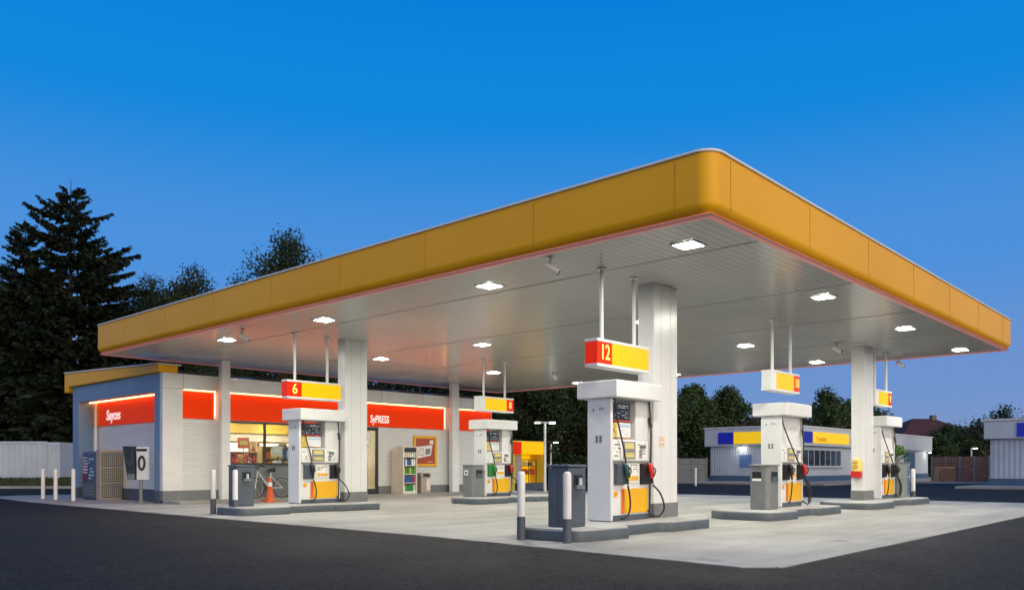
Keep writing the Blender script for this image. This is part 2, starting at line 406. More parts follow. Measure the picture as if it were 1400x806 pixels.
band([(.0, TZ - .045), (-.02, TZ - .045), (-.02, TZ - .01), (0, TZ), (.3, TZ)], .27).build('coping', M['coping'], can)
band([(.165, SZ + .035), (.10, SZ + .03), (.10, SZ - .025), (.165, SZ - .025), (.165, SZ + .01)], .19).build('edge_strip', M['pinkstrip'], can)
def seam_x(v): b.box(U0 - .003, U0 + .02, v - .005, v + .005, SZ + .12, TZ - .08, 1)
def seam_y(u): b.box(u - .005, u + .005, V0 - .003, V0 + .02, SZ + .12, TZ - .08, 1)
for k in range(8): seam_x(5.95 + 2.57 * k)
for k in range(7): seam_y(10.34 + 2.67 * k)
b.build('fascia', [M['fascia'], M['seam']], can)
for (u0, u1, v0, v1) in ((12.93, 13.75, 8.27, 8.62), (13.14, 13.88, 18.02, 18.34), (23.73, 24.5, 8.27, 8.62)):
    b = MB(); b.box(u0, u1, v0, v1, .46, SZ - .002)
    c = b.build('column', M['column'], can, bevel=.012)
    b = MB()
    b.box(u0 + (u1 - u0) * .3 - .004, u0 + (u1 - u0) * .3 + .004, v0 - .002, v0 + .005, .47, SZ - .01)
    b.box(u0 + (u1 - u0) * .7 - .004, u0 + (u1 - u0) * .7 + .004, v0 - .002, v0 + .005, .47, SZ - .01)
    b.build('panel_seam', M['midjoint'], c)
    b = MB(); b.box(u0 - .012, u1 + .012, v0 - .012, v1 + .012, .2, .46); b.build('skirt', M['midgrey'], c, bevel=.006)
for (u0, u1) in ((13.06, 13.36), (23.14, 23.52)):
    b = MB(); b.box(u0, u1, 24.42, 24.62, .1, SZ - .002); b.build('column', M['panel'], can, bevel=.01)

# recessed canopy lamps
rows = [(6.45, 'row by the right fascia'), (10.65, 'row behind pump 12'), (15.95, 'row before pump 6'), (20.4, 'row closest to the shop')]
cols = [(11.05, 'nearest to the left fascia'), (16.25, 'second from left fascia'), (21.35, 'third from left fascia'), (26.3, 'farthest from left fascia')]
proto = None
for v, rn in rows:
    for u, cn in cols:
        lab = 'square canopy lamp, %s in the %s' % (cn, rn)
        if proto is None:
            proto = empty('ceiling_light', (u, v, SZ), lab, 'ceiling light', 'lamps recessed in the canopy soffit')
            b = MB(); f = .205
            for (x0, x1, y0, y1) in ((-f, f, -f, -.17), (-f, f, .17, f), (-f, -.17, -.17, .17), (.17, f, -.17, .17)): b.box(x0, x1, y0, y1, -.03, -.003)
            b.build('frame', M['white'], proto)
            b = MB(); b.add([(-.17, -.17, -.014), (.17, -.17, -.014), (.17, .17, -.014), (-.17, .17, -.014)], [(3, 2, 1, 0)])
            b.build('diffuser', M['lamp'], proto)
        else: copy_tree(proto, (u, v, SZ), lab)

# security cameras / speakers under the soffit
cproto = None
for (u, v, lab) in ((10.22, 8.5, 'small grey security camera hanging near the left-hand fascia above pump 12'),
                    (10.5, 18.6, 'small grey security camera beside the lamp at the far left of the canopy'),
                    (22.6, 8.6, 'small grey security camera between pump 10 sign and the right-hand column'),
                    (27.2, 8.4, 'dark dome camera at the right rear edge of the canopy'),
                    (22.7, 18.7, 'small grey camera near the rear of the soffit above the forecourt')):
    if cproto is None:
        cproto = empty('security_camera', (u, v, SZ), lab, 'security camera', 'cameras under the canopy')
        b = MB(); b.cyl(0, 0, -.02, -.001, .06, n=14); b.tube([(0, 0, -.02), (0, 0, -.1), (.02, -.02, -.15)], .018, 8); b.build('bracket', M['steel'], cproto)
        b = MB(); b.tube([(-.08, .05, -.12), (.1, -.09, -.25)], [.055, .06], 12); b.build('housing', M['white'], cproto)
        b = MB(); b.tube([(.098, -.088, -.249), (.112, -.1, -.26)], [.05, .045], 12); b.build('lens', M['lens'], cproto)
    else: copy_tree(cproto, (u, v, SZ), lab, rz=random.uniform(-1, 1))

# ------------------------------------------------------------------ pump islands
ISL = [(9.62, 8.55, .1), (9.68, 7.50, .3), (10.95, 7.42, .12), (10.97, 7.74, .06), (12.3, 7.74, .3), (12.42, 7.56, .15), (13.74, 7.54, .12),
       (13.76, 8.98, .12), (12.45, 9.12, .2), (12.25, 8.95, .2), (11.1, 8.95, .3), (10.75, 9.12, .2), (10.05, 9.12, .25)]
def round_poly(P, n=6):
    out = []; m = len(P)
    for i, (x, y, r) in enumerate(P):
        p = Vector((x, y)); a_ = Vector(P[i - 1][:2]) - p; c_ = Vector(P[(i + 1) % m][:2]) - p
        k = min(r, a_.length * .45, c_.length * .45); A = p + a_.normalized() * k; C_ = p + c_.normalized() * k
        for j in range(n + 1):
            t = j / n; q = A * (1 - t) ** 2 + p * 2 * t * (1 - t) + C_ * t * t; out.append((q.x, q.y))
    return out
ISL = round_poly(ISL)
def island(off, label, sx=1.0):
    o = empty('pump_island', (9.6 + off[0], 8.4 + off[1], 0), label, 'pump island', 'kerbed islands under the pumps')
    poly = [((x - 9.6) * sx, y - 8.4) for x, y in ISL]
    b = MB(); b.prism(poly, 0, .175, 0); sm_ = b.build('kerb', M['island'], o, bevel=.015); sm_.data.polygons.foreach_set('use_smooth', [abs(p.normal.z) < .5 for p in sm_.data.polygons])
    cx = sum(p[0] for p in poly) / len(poly); cy = sum(p[1] for p in poly) / len(poly)
    b = MB(); b.prism([(cx + (x - cx) * .985, cy + (y - cy) * .965) for x, y in poly], .1, .2, 0); b.build('top_slab', M['islandtop'], o, bevel=.012)
    return o
island((0, 0), 'grey kerbed island under the pump with sign 12')
island((0, 9.7), 'grey kerbed island under the pump with sign 6')
island((7.7, 9.7), 'grey kerbed island under the pump with the green nozzle in front of the shop end')
island((6.45, .0), 'grey kerbed island under the middle right pump with grey bin')
island((12.4, .0), 'grey kerbed island around the far right column and planter cabinet', 1.3)

# ------------------------------------------------------------------ pumps   local: x along the island, -y is the face we see, z=0 on the island
def rows_marks(b, x0, x1, z0, z1, d0, d1, s, nr, m, rng, dens=.75):
    for i in range(nr):
        zc = z1 - (z1 - z0) * (i + .5) / nr; h = (z1 - z0) / nr * .42; x = x0
        while x < x1 - .01:
            w = rng.uniform(.015, .06)
            if rng.random() < dens:
                xx = min(x + w, x1); ya, yb = sorted((s * d0, s * d1)); b.box(x, xx, ya, yb, zc - h / 2, zc + h / 2, m)
            x += w + rng.uniform(.008, .02)
def bx(b, x0, x1, d0, d1, z0, z1, s, m=0):
    ya, yb = sorted((s * d0, s * d1)); return b.box(x0, x1, ya, yb, z0, z1, m)
def curve_pts(P, n=10):                                        # Catmull-Rom through P
    P = [Vector(p) for p in P]; Q = [P[0] * 2 - P[1]] + P + [P[-1] * 2 - P[-2]]; out = []
    for i in range(1, len(Q) - 2):
        for k in range(n):
            t = k / n; a, b_, c, d = Q[i - 1], Q[i], Q[i + 1], Q[i + 2]
            out.append(.5 * ((2 * b_) + (c - a) * t + (2 * a - 5 * b_ + 4 * c - d) * t * t + (3 * b_ - a - 3 * c + d) * t ** 3))
    return out + [P[-1]]
def nozzle(b, x, z, s, m=0, mb=1):
    # barrel hanging in the boot, guard and lever, knob to the front
    y = lambda d: s * d
    b.tube([(x - .01, y(.30), z + .10), (x, y(.335), z + .04), (x + .01, y(.35), z - .06), (x + .012, y(.345), z - .16)], [.035, .055, .05, .03], 10, m)
    b.tube([(x - .01, y(.30), z + .10), (x - .012, y(.26), z + .02), (x - .012, y(.25), z - .1)], [.03, .02, .016], 8, mb)
    b.tube([(x + .012, y(.345), z - .16), (x + .02, y(.36), z - .26)], [.03, .022], 8, mb)
    b.tube(curve_pts([(x - .005, y(.36), z + .06), (x + .03, y(.42), z - .02), (x + .02, y(.385), z - .14)], 6), .012, 6, mb)
def pump(name, loc, label, variant, seed, noz=('darkgreen', 'red')):
    rng = random.Random(seed)
    o = empty(name, loc, label, 'fuel pump', 'fuel pumps on the islands')
    L = 1.24; H = 2.12
    b = MB(); b.box(.02, L - .01, -.215, .215, 0, .1); b.build('plinth', M['grey'], o, bevel=.006)
    b = MB(); b.box(0, .065, -.25, .25, .012, H); b.build('end_panel', M['panel'], o, bevel=.012)
    for (y0, y1, z0, z1) in ((.02, .07, 1.36, 1.48), (-.06, -.01, 1.36, 1.48), (.1, .13, 1.9, 1.94), (-.1, -.07, 1.92, 1.96), (-.04, -.01, 1.92, 1.96)):
        b = MB(); b.box(-.003, .01, y0, y1, z0, z1); b.build('vent', M['print'] if variant == 'ad' else M['joint'], o)
    b = MB(); b.box(.065, L, -.205, .205, .1, 1.42)
    if variant == 'ad': b.box(L - .42, L, -.205, .205, 1.4205, H)
    else: b.box(.065, L, -.18, .18, 1.4205, H)
    b.build('cabinet', M['panel'], o, bevel=.008)
    b = MB(); b.box(L, L + .03, -.23, .23, .1, H); b.build('end_trim', M['white'], o, bevel=.008)
    b = MB(); b.box(-.07, 1.32, -.43, .43, H + .002, H + .30); b.build('cap', M['panel'], o, bevel=.02)
    for s in (-1, 1):
        if variant == 'ad':
            b = MB(); bx(b, .1, .70, .10, .16, 1.76, 2.06, s, 0); bx(b, .1, .70, .10, .163, 1.735, 1.76, s, 1)
            rows_marks(b, .3, .66, 1.96, 2.03, .16, .163, s, 2, 2, rng, .8); rows_marks(b, .14, .66, 1.79, 1.93, .16, .163, s, 4, 3, rng, .5)
            b.build('advert_board', [M['ad_dark'], M['redprint'], M['card'], M['lightblue']], o)
            b = MB(); bx(b, .08, .70, .12, .175, 1.46, 1.71, s, 0); bx(b, .08, .30, .175, .178, 1.46, 1.71, s, 1)
            bx(b, .32, .68, .175, .178, 1.63, 1.69, s, 2); rows_marks(b, .36, .66, 1.49, 1.6, .175, .178, s, 3, 2, rng, .6); rows_marks(b, .11, .27, 1.49, 1.69, .178, .18, s, 5, 3, rng, .6)
            bx(b, .07, .71, .12, .18, 1.435, 1.458, s, 4)
            b.build('price_board', [M['card'], M['paleyellow'], M['lightblue'], M['redprint'], M['wood']], o)
        b = MB(); bx(b, .1, L - .06, .205, .222, 1.06, 1.40, s, 0)
        rows_marks(b, .14, .36, 1.1, 1.36, .222, .224, s, 4, 1, rng, .45); rows_marks(b, .86, 1.12, 1.1, 1.36, .222, .224, s, 5, 1, rng, .4)
        b.build('display_panel', [M['card'], M['print']], o, bevel=0)
        b = MB(); bx(b, .40, .78, .222, .232, 1.08, 1.385, s, 0); b.build('screen_bezel', M['joint'], o, bevel=.004)
        b = MB(); bx(b, .45, .73, .232, .235, 1.26, 1.36, s, 0); bx(b, .45, .73, .232, .235, 1.11, 1.19, s, 0)
        rows_marks(b, .47, .71, 1.12, 1.18, .235, .237, s, 2, 1, rng, .7); b.build('screen', [M['screen'], M['wood']], o)
        b = MB()
        for i in range(3):
            for j in range(4): bx(b, .90 + i * .035, .925 + i * .035, .222, .23, 1.1 + j * .035, 1.122 + j * .035, s)
        b.build('keypad', M['midgrey'], o)
        b = MB(); bx(b, .92, 1.06, .222, .262, 1.27, 1.33, s); bx(b, .94, 1.04, .262, .264, 1.295, 1.303, s, 1); b.build('card_reader', [M['midgrey'], M['black']], o)
        b = MB(); bx(b, .08, L - .03, .205, .25, 1.02, 1.045, s); b.build('ledge', M['joint'], o, bevel=.006)
        b = MB(); bx(b, .52, .90, .205, .222, .66, 1.01, s, 0); rows_marks(b, .55, .87, .84, .99, .222, .224, s, 4, 1, rng, .55); rows_marks(b, .6, .87, .86, .95, .222, .2245, s, 2, 2, rng, .4)
        for i in range(3): bx(b, .57 + i * .105, .655 + i * .105, .222, .23, .70, .78, s, 3)
        b.build('grade_panel', [M['card'], M['print'], M['redprint'], M['yellow']], o)
        for k, (x0, x1) in enumerate(((.14, .44), (.94, 1.19))):
            b = MB(); ya = [(s * .205, .62), (s * .27, .64), (s * .31, .98), (s * .205, 1.0)]
            if s > 0: ya = ya[::-1]
            b.prism_ax(ya, x0, x1, 'x'); cm = ('navy' if variant == 'ad' else 'black') if k == 0 else 'black'
            if noz[0] == 'green' and k == 0: cm = 'green'
            b.build('nozzle_boot', M[cm], o, bevel=.012)
            b = MB(); nozzle(b, (x0 + x1) / 2 + .04, .9, s); b.build('nozzle', [M[noz[k]], M['black']], o)
        b = MB(); bx(b, .44, 1.18, .205, .226, .13, .56, s, 0); bx(b, .36, .438, .205, .224, .13, .56, s, 1); b.build('lower_door', [M['yellow'], M['orange']], o, bevel=.004)
        b = MB(); b.tube([(.2, s * .205, .47), (.2, s * .215, .47)], .055, 18, 0); rows_marks(b, .165, .235, .445, .5, .215, .217, s, 3, 1, rng, .8); b.build('emblem', [M['yellow'], M['redprint']], o)
        y = lambda d: s * d
        if variant == 'ad':
            P1 = [(.13, y(.24), H), (.17, y(.27), 1.75), (.30, y(.31), 1.25), (.335, y(.33), .98)]
            P2 = [(.345, y(.36), .62), (.42, y(.35), .45), (.46, y(.33), .22), (.40, y(.30), .07), (.30, y(.26), .04)]
            P3 = [(1.2, y(.24), H), (1.215, y(.27), 1.6), (1.21, y(.26), .8), (1.2, y(.25), .12)]
            P4 = [(1.14, y(.36), .62), (1.3, y(.42), .45), (1.42, y(.42), .2), (1.34, y(.36), .05), (1.2, y(.3), .08), (1.14, y(.25), .16)]
        else:
            P1 = [(.1, y(.22), H), (.14, y(.26), 1.85), (.5, y(.33), 1.3), (.95, y(.38), .75), (1.2, y(.4), .35), (1.28, y(.36), .1), (1.36, y(.34), .2), (1.34, y(.36), .5), (1.17, y(.36), .62)]
            P2 = [(.345, y(.36), .62), (.37, y(.34), .4), (.37, y(.3), .14), (.36, y(.25), .1)]
            P3 = [(1.2, y(.24), H), (1.215, y(.26), 1.6), (1.21, y(.26), 1.1)]
            P4 = [(1.17, y(.36), .62), (1.3, y(.40), .4), (1.36, y(.38), .15), (1.28, y(.34), .04), (1.15, y(.26), .12)]
        for P in (P1, P2, P3, P4):
            b = MB(); b.tube(curve_pts(P, 8), .016, 8); b.build('hose', M['black'], o)
        b = MB(); b.tube([(1.215, y(.235), 1.83), (1.215, y(.27), 1.66)], .03, 8); b.build('hose_clamp', M['black'], o)
    if variant == 'ad':
        b = MB(); b.box(.1, .36, .26, .30, 1.34, 1.62, 0); b.box(.2, .34, .252, .262, 1.40, 1.56, 1); b.build('side_placard', [M['paleyellow'], M['print']], o)
    return o
PI_ = .2
pump('fuel_pump', (11.48, 8.45, PI_), 'white fuel pump under sign 12, nearest the road, with dark green and red nozzles', 'ad', 1)
pump('fuel_pump', (11.72, 18.25, PI_), 'white fuel pump under sign 6 in front of the shop window, black nozzles', 'ad', 2, ('black', 'black'))
pump('fuel_pump', (18.47, 18.25, PI_), 'white fuel pump with a green nozzle holder before the right end of the shop', 'ad', 3, ('green', 'red'))
pump('fuel_pump', (18.2, 8.45, PI_), 'white fuel pump with slanting hose between the two right-hand columns, red nozzle', 'plain', 4, ('black', 'red'))
pump('fuel_pump', (24.95, 8.45, PI_), 'white fuel pump behind the far right column, next to the planter cabinet', 'plain', 5, ('black', 'black'))

# ------------------------------------------------------------------ hanging number signs
def number_sign(loc, label, num, left, L=1.56):
    o = empty('number_sign', loc, label, 'hanging sign', 'lit number signs hung over the pumps')
    z0, z1, D = 0, .47, .27
    b = MB(); b.box(0, L, 0, D, z1 - .05, z1); b.box(.0, L, .0, D, 0, .05)
    if left: b.box(.012, L, .012, D - .012, .05, z1 - .05); 
    else: b.box(0, L - .012, .012, D - .012, .05, z1 - .05)
    b.build('frame', M['white'], o, bevel=.008)
    W = .42 if left else .33
    rx = (.003, W) if left else (L - W, L - .004); yx = (W, L - .004) if left else (.26, L - W)
    for s, y0, y1 in ((0, .004, .012), (1, D - .012, D - .004)):
        b = MB(); b.box(*yx, y0, y1, .052, z1 - .052); b.build('yellow_face', M['sign_y'], o)
        b = MB(); b.box(*rx, y0, y1, .052, z1 - .052)
        if s == 0:
            if left: b.box(.003, .0118, .0122, D - .0122, .052, z1 - .052)
            else: b.box(L - .0118, L - .004, .0122, D - .0122, .052, z1 - .052)
        b.build('red_face', M['sign_r'], o)
    text('number', num, .36 if left else .3, M['sign_num'], o, ((rx[0] + rx[1]) / 2 + .01, .001, z1 / 2), FRONT, .003, .004, 0, .78 if len(num) > 1 else .9)
    for x in (.3, 1.28):
        b = MB(); b.cyl(x, D / 2, z1, SZ - loc[2] - .004, .035, n=14); b.cyl(x, D / 2, SZ - loc[2] - .03, SZ - loc[2] - .004, .08, n=14); b.build('hanger_rod', M['column'], o)
    return o
ZS = 2.83
number_sign((11.1, 8.2, ZS), 'hanging lit sign with the number 12 on red and a yellow face', '12', True)
number_sign((11.38, 18.0, ZS + .03), 'hanging lit sign with the number 6 on red and a yellow face', '6', True, 1.62)
number_sign((18.23, 18.0, ZS + .05), 'hanging yellow sign with white left end and red number end, before the shop end', '8', False)
number_sign((17.72, 8.2, ZS + .05), 'hanging yellow sign with white left end over the middle right pump', '10', False, 1.52)
number_sign((24.5, 8.2, ZS + .08), 'hanging yellow sign with red end beside the far right column', '9', False, 1.4)

# ------------------------------------------------------------------ bins
def bin_dark(loc, label):
    o = empty('waste_bin', loc, label, 'bin', 'waste bins on the islands')
    b = MB(); b.box(-.22, .22, -.21, .21, 0, .93); b.build('body', M['navy'], o, bevel=.02)
    b = MB(); b.box(-.235, .235, -.225, .225, .935, .98); b.build('lid', M['navy'], o, bevel=.018)
    b = MB(); b.box(-.1, .13, -.215, -.205, .62, .82); b.build('opening', M['black'], o, bevel=.004)
    b = MB(); b.box(-.08, .11, -.27, -.206, .60, .66, 0); b.cyl(0.02, -.25, .66, .77, .035, .03, 10, 1); b.build('dispenser', [M['midgrey'], M['lightblue']], o)
    b = MB(); b.box(-.223, -.2, -.0, .004, .06, .9); b.box(-.17, .17, -.214, -.2, .05, .054); b.build('door_joint', M['black'], o)
    return o
d12 = bin_dark((10.18, 8.12, PI_), 'dark slate waste bin with dispenser, in front of pump 12')
copy_tree(d12, (10.16, 18.06, PI_), 'dark slate waste bin left of pump 6, in front of the shop window')
def bin_grey(loc, label, side_open=False):
    o = empty('waste_bin', loc, label, 'bin', 'waste bins on the islands')
    b = MB(); b.prism([(-.24, -.16), (-.17, -.23), (.22, -.23), (.27, -.16), (.27, .22), (-.24, .22)], 0, .97); b.build('body', M['midgrey'], o, bevel=.02)
    b = MB(); b.box(-.26, .285, -.245, .235, .972, 1.0); b.build('lid', M['midgrey'], o, bevel=.012)
    b = MB(); b.box(-.1, .18, -.236, -.225, .66, .84); b.build('opening', M['black'], o, bevel=.003)
    b = MB(); b.box(-.08, .16, -.265, -.226, .62, .72); b.build('scoop', M['grey'], o, bevel=.01)
    if side_open:
        b = MB(); b.box(-.246, -.236, -.06, .16, .66, .84); b.build('opening', M['black'], o, bevel=.003)
        b = MB(); b.box(-.25, -.236, -.06, .16, .635, .69); b.build('label_plate', M['card'], o)
        return o
    b = MB(); b.box(-.246, -.238, -.02, .14, .68, .83, 0); b.box(-.249, -.238, .02, .10, .72, .79, 1); b.build('label_plate', [M['card'], M['black']], o)
    return o
g13 = bin_grey((18.08, 18.15, PI_), 'grey waste bin with a white sticker, left of the pump with the green nozzle holder')
g10 = bin_grey((17.28, 8.18, PI_), 'grey waste bin with dark openings on two sides, left of the middle right pump', True); g10.scale = (1.1, .95, .99)

# ------------------------------------------------------------------ bollards
def bollard(loc, label, kind='two'):
    g = 'bollards around the forecourt'
    o = empty('bollard', loc, label, 'bollard', g)
    H = 1.06; r = .062
    b = MB(); z0 = .36 if kind == 'two' else .002
    b.tube([(0, 0, z0), (0, 0, H - .05), (0, 0, H - .02), (0, 0, H)], [r, r, r * .85, r * .45], 20); b.build('post', M['white'], o)
    if kind == 'two':
        b = MB(); b.cyl(0, 0, 0, .359, r + .004, n=20); b.build('base_sleeve', M['grey'], o)
    else:
        b = MB(); b.cyl(0, 0, 0, .03, r + .03, n=20); b.build('base_plate', M['midgrey'], o)
    return o
p2 = bollard((9.52, 8.5, PZ), 'white and grey bollard left of the dark bin by pump 12')
copy_tree(p2, (9.56, 7.62, PZ), 'white and grey bollard directly in front of the dark bin by pump 12')
copy_tree(p2, (9.74, 18.62, PZ), 'white and grey bollard left of the dark bin by pump 6')
copy_tree(p2, (9.80, 17.7, PZ), 'white and grey bollard in front of the dark bin by pump 6')
copy_tree(p2, (27.75, 8.15, PZ), 'white and grey bollard right of the planter cabinet at the far island')
p1 = bollard((9.95, 30.85, PZ), 'plain white bollard, leftmost of the three left of the shop', 'one')
copy_tree(p1, (9.98, 29.75, PZ), 'plain white bollard, middle of the three left of the shop')
copy_tree(p1, (10.02, 28.3, PZ), 'plain white bollard, rightmost of the three, before the shop side wall')
x, y = far(951, 48.0); copy_tree(p1, (x, y, 0.0), 'plain white post by the dark fence left of the white far building')

# ------------------------------------------------------------------ planter cabinet and plant
cab = empty('planter_cabinet', (26.25, 8.15, PI_), 'grey green equipment cabinet right of the far right pump', 'cabinet')
b = MB(); b.box(0, 1.2, 0, .5, 0, 1.04); b.build('body', mat('grey_green_paint', (.2, .24, .22), .5, var=.1, dirt=.2), cab, bevel=.015)
b = MB(); b.box(-.02, 1.22, -.02, .52, 1.042, 1.08); b.build('lid', M['midgrey'], cab, bevel=.01)
b = MB(); b.box(.95, 1.17, -.012, .01, .08, .95); b.build('blue_panel', M['bluebase'], cab)
b = MB(); rows_marks(b, .97, 1.14, .5, .9, .0125, .016, -1, 5, 0, random.Random(3), .6); b.build('notice', M['card'], cab)
pl = empty('potted_plant', (26.75, 8.38, PI_ + 1.08), 'leafy green plant standing on the grey green cabinet', 'plant')
b = MB(); b.tube([(0, 0, 0), (0, 0, .16)], [.13, .17], 16); b.build('pot', M['terracotta'], pl)
b = MB(); rng = random.Random(5)
for i in range(420):
    a = rng.uniform(0, 2 * pi); r = rng.uniform(.05, .42); h = .16 + rng.uniform(0, .3) * (1.1 - r) - max(0, r - .28) * 1.2
    c = Vector((r * cos(a) * 1.1, r * sin(a) * .8, h + .08)); d = Vector((rng.uniform(-1, 1), rng.uniform(-1, 1), rng.uniform(-.4, .8))).normalized(); e = d.orthogonal().normalized()
    l = rng.uniform(.05, .09); b.add([c - d * l, c + e * l * .45, c + d * l, c - e * l * .45], [(0, 1, 2, 3)])
b.build('foliage', M['leaf_c'], pl)

# fire extinguisher point on the far right column
fe = empty('fire_point', (23.665, 8.575, .88), 'yellow and red emergency point fixed on the far right column', 'emergency box', rz=-pi / 2)
b = MB(); b.tube([(.13, .04, .12), (.13, .04, .42), (.13, .04, .48)], [.13, .13, .07], 16); b.build('yellow_cover', M['paleyellow'], fe)
b = MB(); b.box(-.005, .265, -.1, .06, -.05, .14); b.build('red_base', M['red'], fe, bevel=.015)
b = MB(); rows_marks(b,   .05, .2, .2, .42, .092, .096, -1, 5, 0, random.Random(9), .7); b.build('print', M['redprint'], fe)
nt_ = empty('price_notice', (13.12, 8.265, 1.52), 'small orange notice on the column beside pump 12', 'notice')
b = MB(); b.box(0, .16, -.008, 0, 0, .2, 0); rows_marks(b, .02, .14, .02, .18, .008, .01, -1, 4, 1, random.Random(12), .8); b.build('notice_plate', [M['beige'], M['orange']], nt_)

# ------------------------------------------------------------------ shop
SU0, SU1, SV, SVB, SB = 11.35, 26.0, 24.85, 32.1, .1
shop = empty('convenience_shop', (0, 0, 0), 'white station shop with LED-lit red bands, big window and yellow roof edge', 'shop')
WT = 4.03
# window 13.5..17.9 , door 18.25..19.68
b = MB()
b.box(SU0, 13.5, SV, SV + .18, SB + .3, 2.63); b.box(13.5, 17.9, SV + .001, SV + .18, SB + .3, 1.2)
b.box(17.9, 18.25, SV, SV + .18, SB + .3, 2.63); b.box(19.68, SU1, SV, SV + .18, SB + .3, 2.63)
b.build('front_wall', M['siding'], shop)
b = MB(); b.box(SU0, 11.98, SV - .012, SV + .18, 2.632, 3.56); b.box(SU0, 11.98, SV - .012, SV - .0005, SB + .3, 2.631)
b.box(11.98, SU1, SV + .09, SV + .18, 2.632, 3.56)
b.box(SU0, SU1, SV - .012, SV + .18, 3.562, WT); b.build('upper_wall', M['panel'], shop)
b = MB()
for u in (12.0, 13.55, 15.6, 17.7, 19.8, 21.9, 24.0): b.box(u - .006, u + .006, SV - .014, SV - .01, 3.57, WT)
b.box(SU0, 11.97, SV - .0145, SV - .0122, 3.55, 3.556); b.build('panel_joint', M['joint'], shop)
b = MB(); b.box(SU0 - .0, 18.25, SV - .03, SV + .17, SB, SB + .298); b.box(19.68, SU1, SV - .03, SV + .17, SB, SB + .298)
b.build('plinth', M['midgrey'], shop)
for (u0, u1) in ((12.0, 13.04), (13.38, 23.1), (23.54, 25.9)):
    b = MB(); b.box(u0, u1, SV + .02, SV + .088, 2.66, 3.5); rb = b.build('red_band', M['redband'], shop)
    b = MB(); b.box(u0, u1, SV - .072, SV - .05, 3.528, 3.545); b.build('light_strip', M['led'], shop)
    b = MB(); b.box(u0, u1, SV - .075, SV + .02, 3.546, 3.561); b.build('light_cover', M['panel'], shop)
for u in (13.045, 23.1):
    b = MB(); b.box(u, u + .012, SV + .0, SV + .018, 2.7, 3.5); b.build('light_strip', M['led'], shop)
text('lettering', 'SyPRESS', .40, M['lettering'], shop, (19.74, SV + .012, 2.93), FRONT, .008, .005, .08, .66)
# side wall : outer frame and recess
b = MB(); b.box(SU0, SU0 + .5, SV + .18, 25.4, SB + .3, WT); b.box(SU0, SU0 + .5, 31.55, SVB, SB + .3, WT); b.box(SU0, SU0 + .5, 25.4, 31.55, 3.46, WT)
b.build('side_frame', M['blueshade_panel'], shop)
b = MB(); b.box(SU0 - .003, SU0 + .005, 28.7, 28.712, 3.47, WT); b.box(SU0 - .003, SU0 + .005, SV, SVB, 3.563, 3.569); b.build('panel_joint', M['joint'], shop)
b = MB(); b.box(SU0 + .501, SU0 + .66, 25.0, SVB, SB + .3, WT); b.build('side_wall', M['siding'], shop)
b = MB(); b.box(SU0 - .02, SU0 + .48, SV + .171, 25.4, .02, SB + .298); b.box(SU0 - .02, SU0 + .48, 31.55, SVB, .02, SB + .298); b.box(SU0 + .485, SU0 + .6, 25.4, 31.55, .02, SB + .298)
b.build('plinth', M['grey'], shop)
b = MB(); b.box(SU0 + .44, SU0 + .5, 25.42, 31.5, 2.6, 3.42); b.build('red_band', M['redband'], shop)
b = MB(); b.box(SU0 + .42, SU0 + .439, 30.9, 31.48, 2.6, 3.42); b.build('orange_panel', M['orangeband'], shop)
b = MB(); b.box(SU0 + .34, SU0 + .37, 25.42, 31.5, 3.432, 3.455); b.build('light_strip', M['led'], shop)
b = MB(); b.cyl(SU0 + .38, 31.0, .1, 3.42, .05, n=12); b.build('downpipe', M['white'], shop)
text('lettering', 'Sayces', .5, M['lettering'], shop, (SU0 + .43, 29.6, 2.93), SIDE, .008, .006, .12, .9)
# roof and yellow edge
b = MB(); b.box(SU0 + .2, SU1 - .1, SV + .2, SVB - .05, 3.6, 3.75); b.build('roof', M['midgrey'], shop)
b = MB(); b.box(SU0 + .7, SU1, SVB - .2, SVB, SB, WT); b.box(SU1 - .2, SU1, SV + .185, SVB - .2, SB, WT); b.build('rear_wall', M['siding'], shop)
b = MB(); b.prism_ax([(SV + .02, WT + .004), (SV + .02, 4.27), (32.55, 4.56), (32.6, 4.5), (32.6, 3.84), (32.35, 3.84), (32.2, WT + .004)], SU0 - .12, SU0 + .5, 'x'); b.build('yellow_roof_edge', M['fascia'], shop, bevel=.03)
b = MB(); b.prism_ax([(SV, 4.272), (SV, 4.31), (32.58, 4.60), (32.58, 4.563)], SU0 - .15, SU0 + .6, 'x'); b.build('roof_coping', M['coping'], shop)
b = MB(); b.box(SU0 + .5, SU1, SV + .6, SV + .9, WT - .3, 4.2); b.build('roof_upstand', M['navy'], shop)
for u in (14.2, 16.0, 20.6, 22.6):
    b = MB(); b.box(u, u + .55, SV + .56, SV + .599, 4.06, 4.14); b.build('blue_roof_light', mat('dim_blue', (.02, .12, .3), .4, emit=(.02, .15, .35), estr=.35), shop)
# window
wf = MB()
for u in (13.5, 14.85, 16.15, 17.83): wf.box(u, u + .07, SV + .04, SV + .12, 1.2, 2.63)
wf.box(13.57, 17.83, SV + .045, SV + .115, 1.2, 1.26); wf.box(13.57, 17.83, SV + .045, SV + .115, 2.57, 2.63)
w = wf.build('window', M['darkframe'], shop)
b = MB(); b.box(13.57, 17.83, SV + .075, SV + .081, 1.26, 2.57); b.build('pane', M['glass'], w)
b = MB(); b.box(13.5, 17.9, SV - .004, SV + .0, SB + .3, 1.19); b.build('lower_panel', M['midgrey'], w)
b = MB(); b.box(13.45, 17.95, SV - .05, SV + .04, 1.17, 1.2); b.build('sill', M['grey'], w)
dr = MB()
for u in (18.25, 18.93, 19.60): dr.box(u, u + .08, SV + .04, SV + .12, SB, 2.63)
dr.box(18.33, 19.6, SV + .045, SV + .115, 2.5, 2.63); dr.box(18.33, 19.6, SV + .045, SV + .115, SB, SB + .2)
dd = dr.build('door', M['darkframe'], shop)
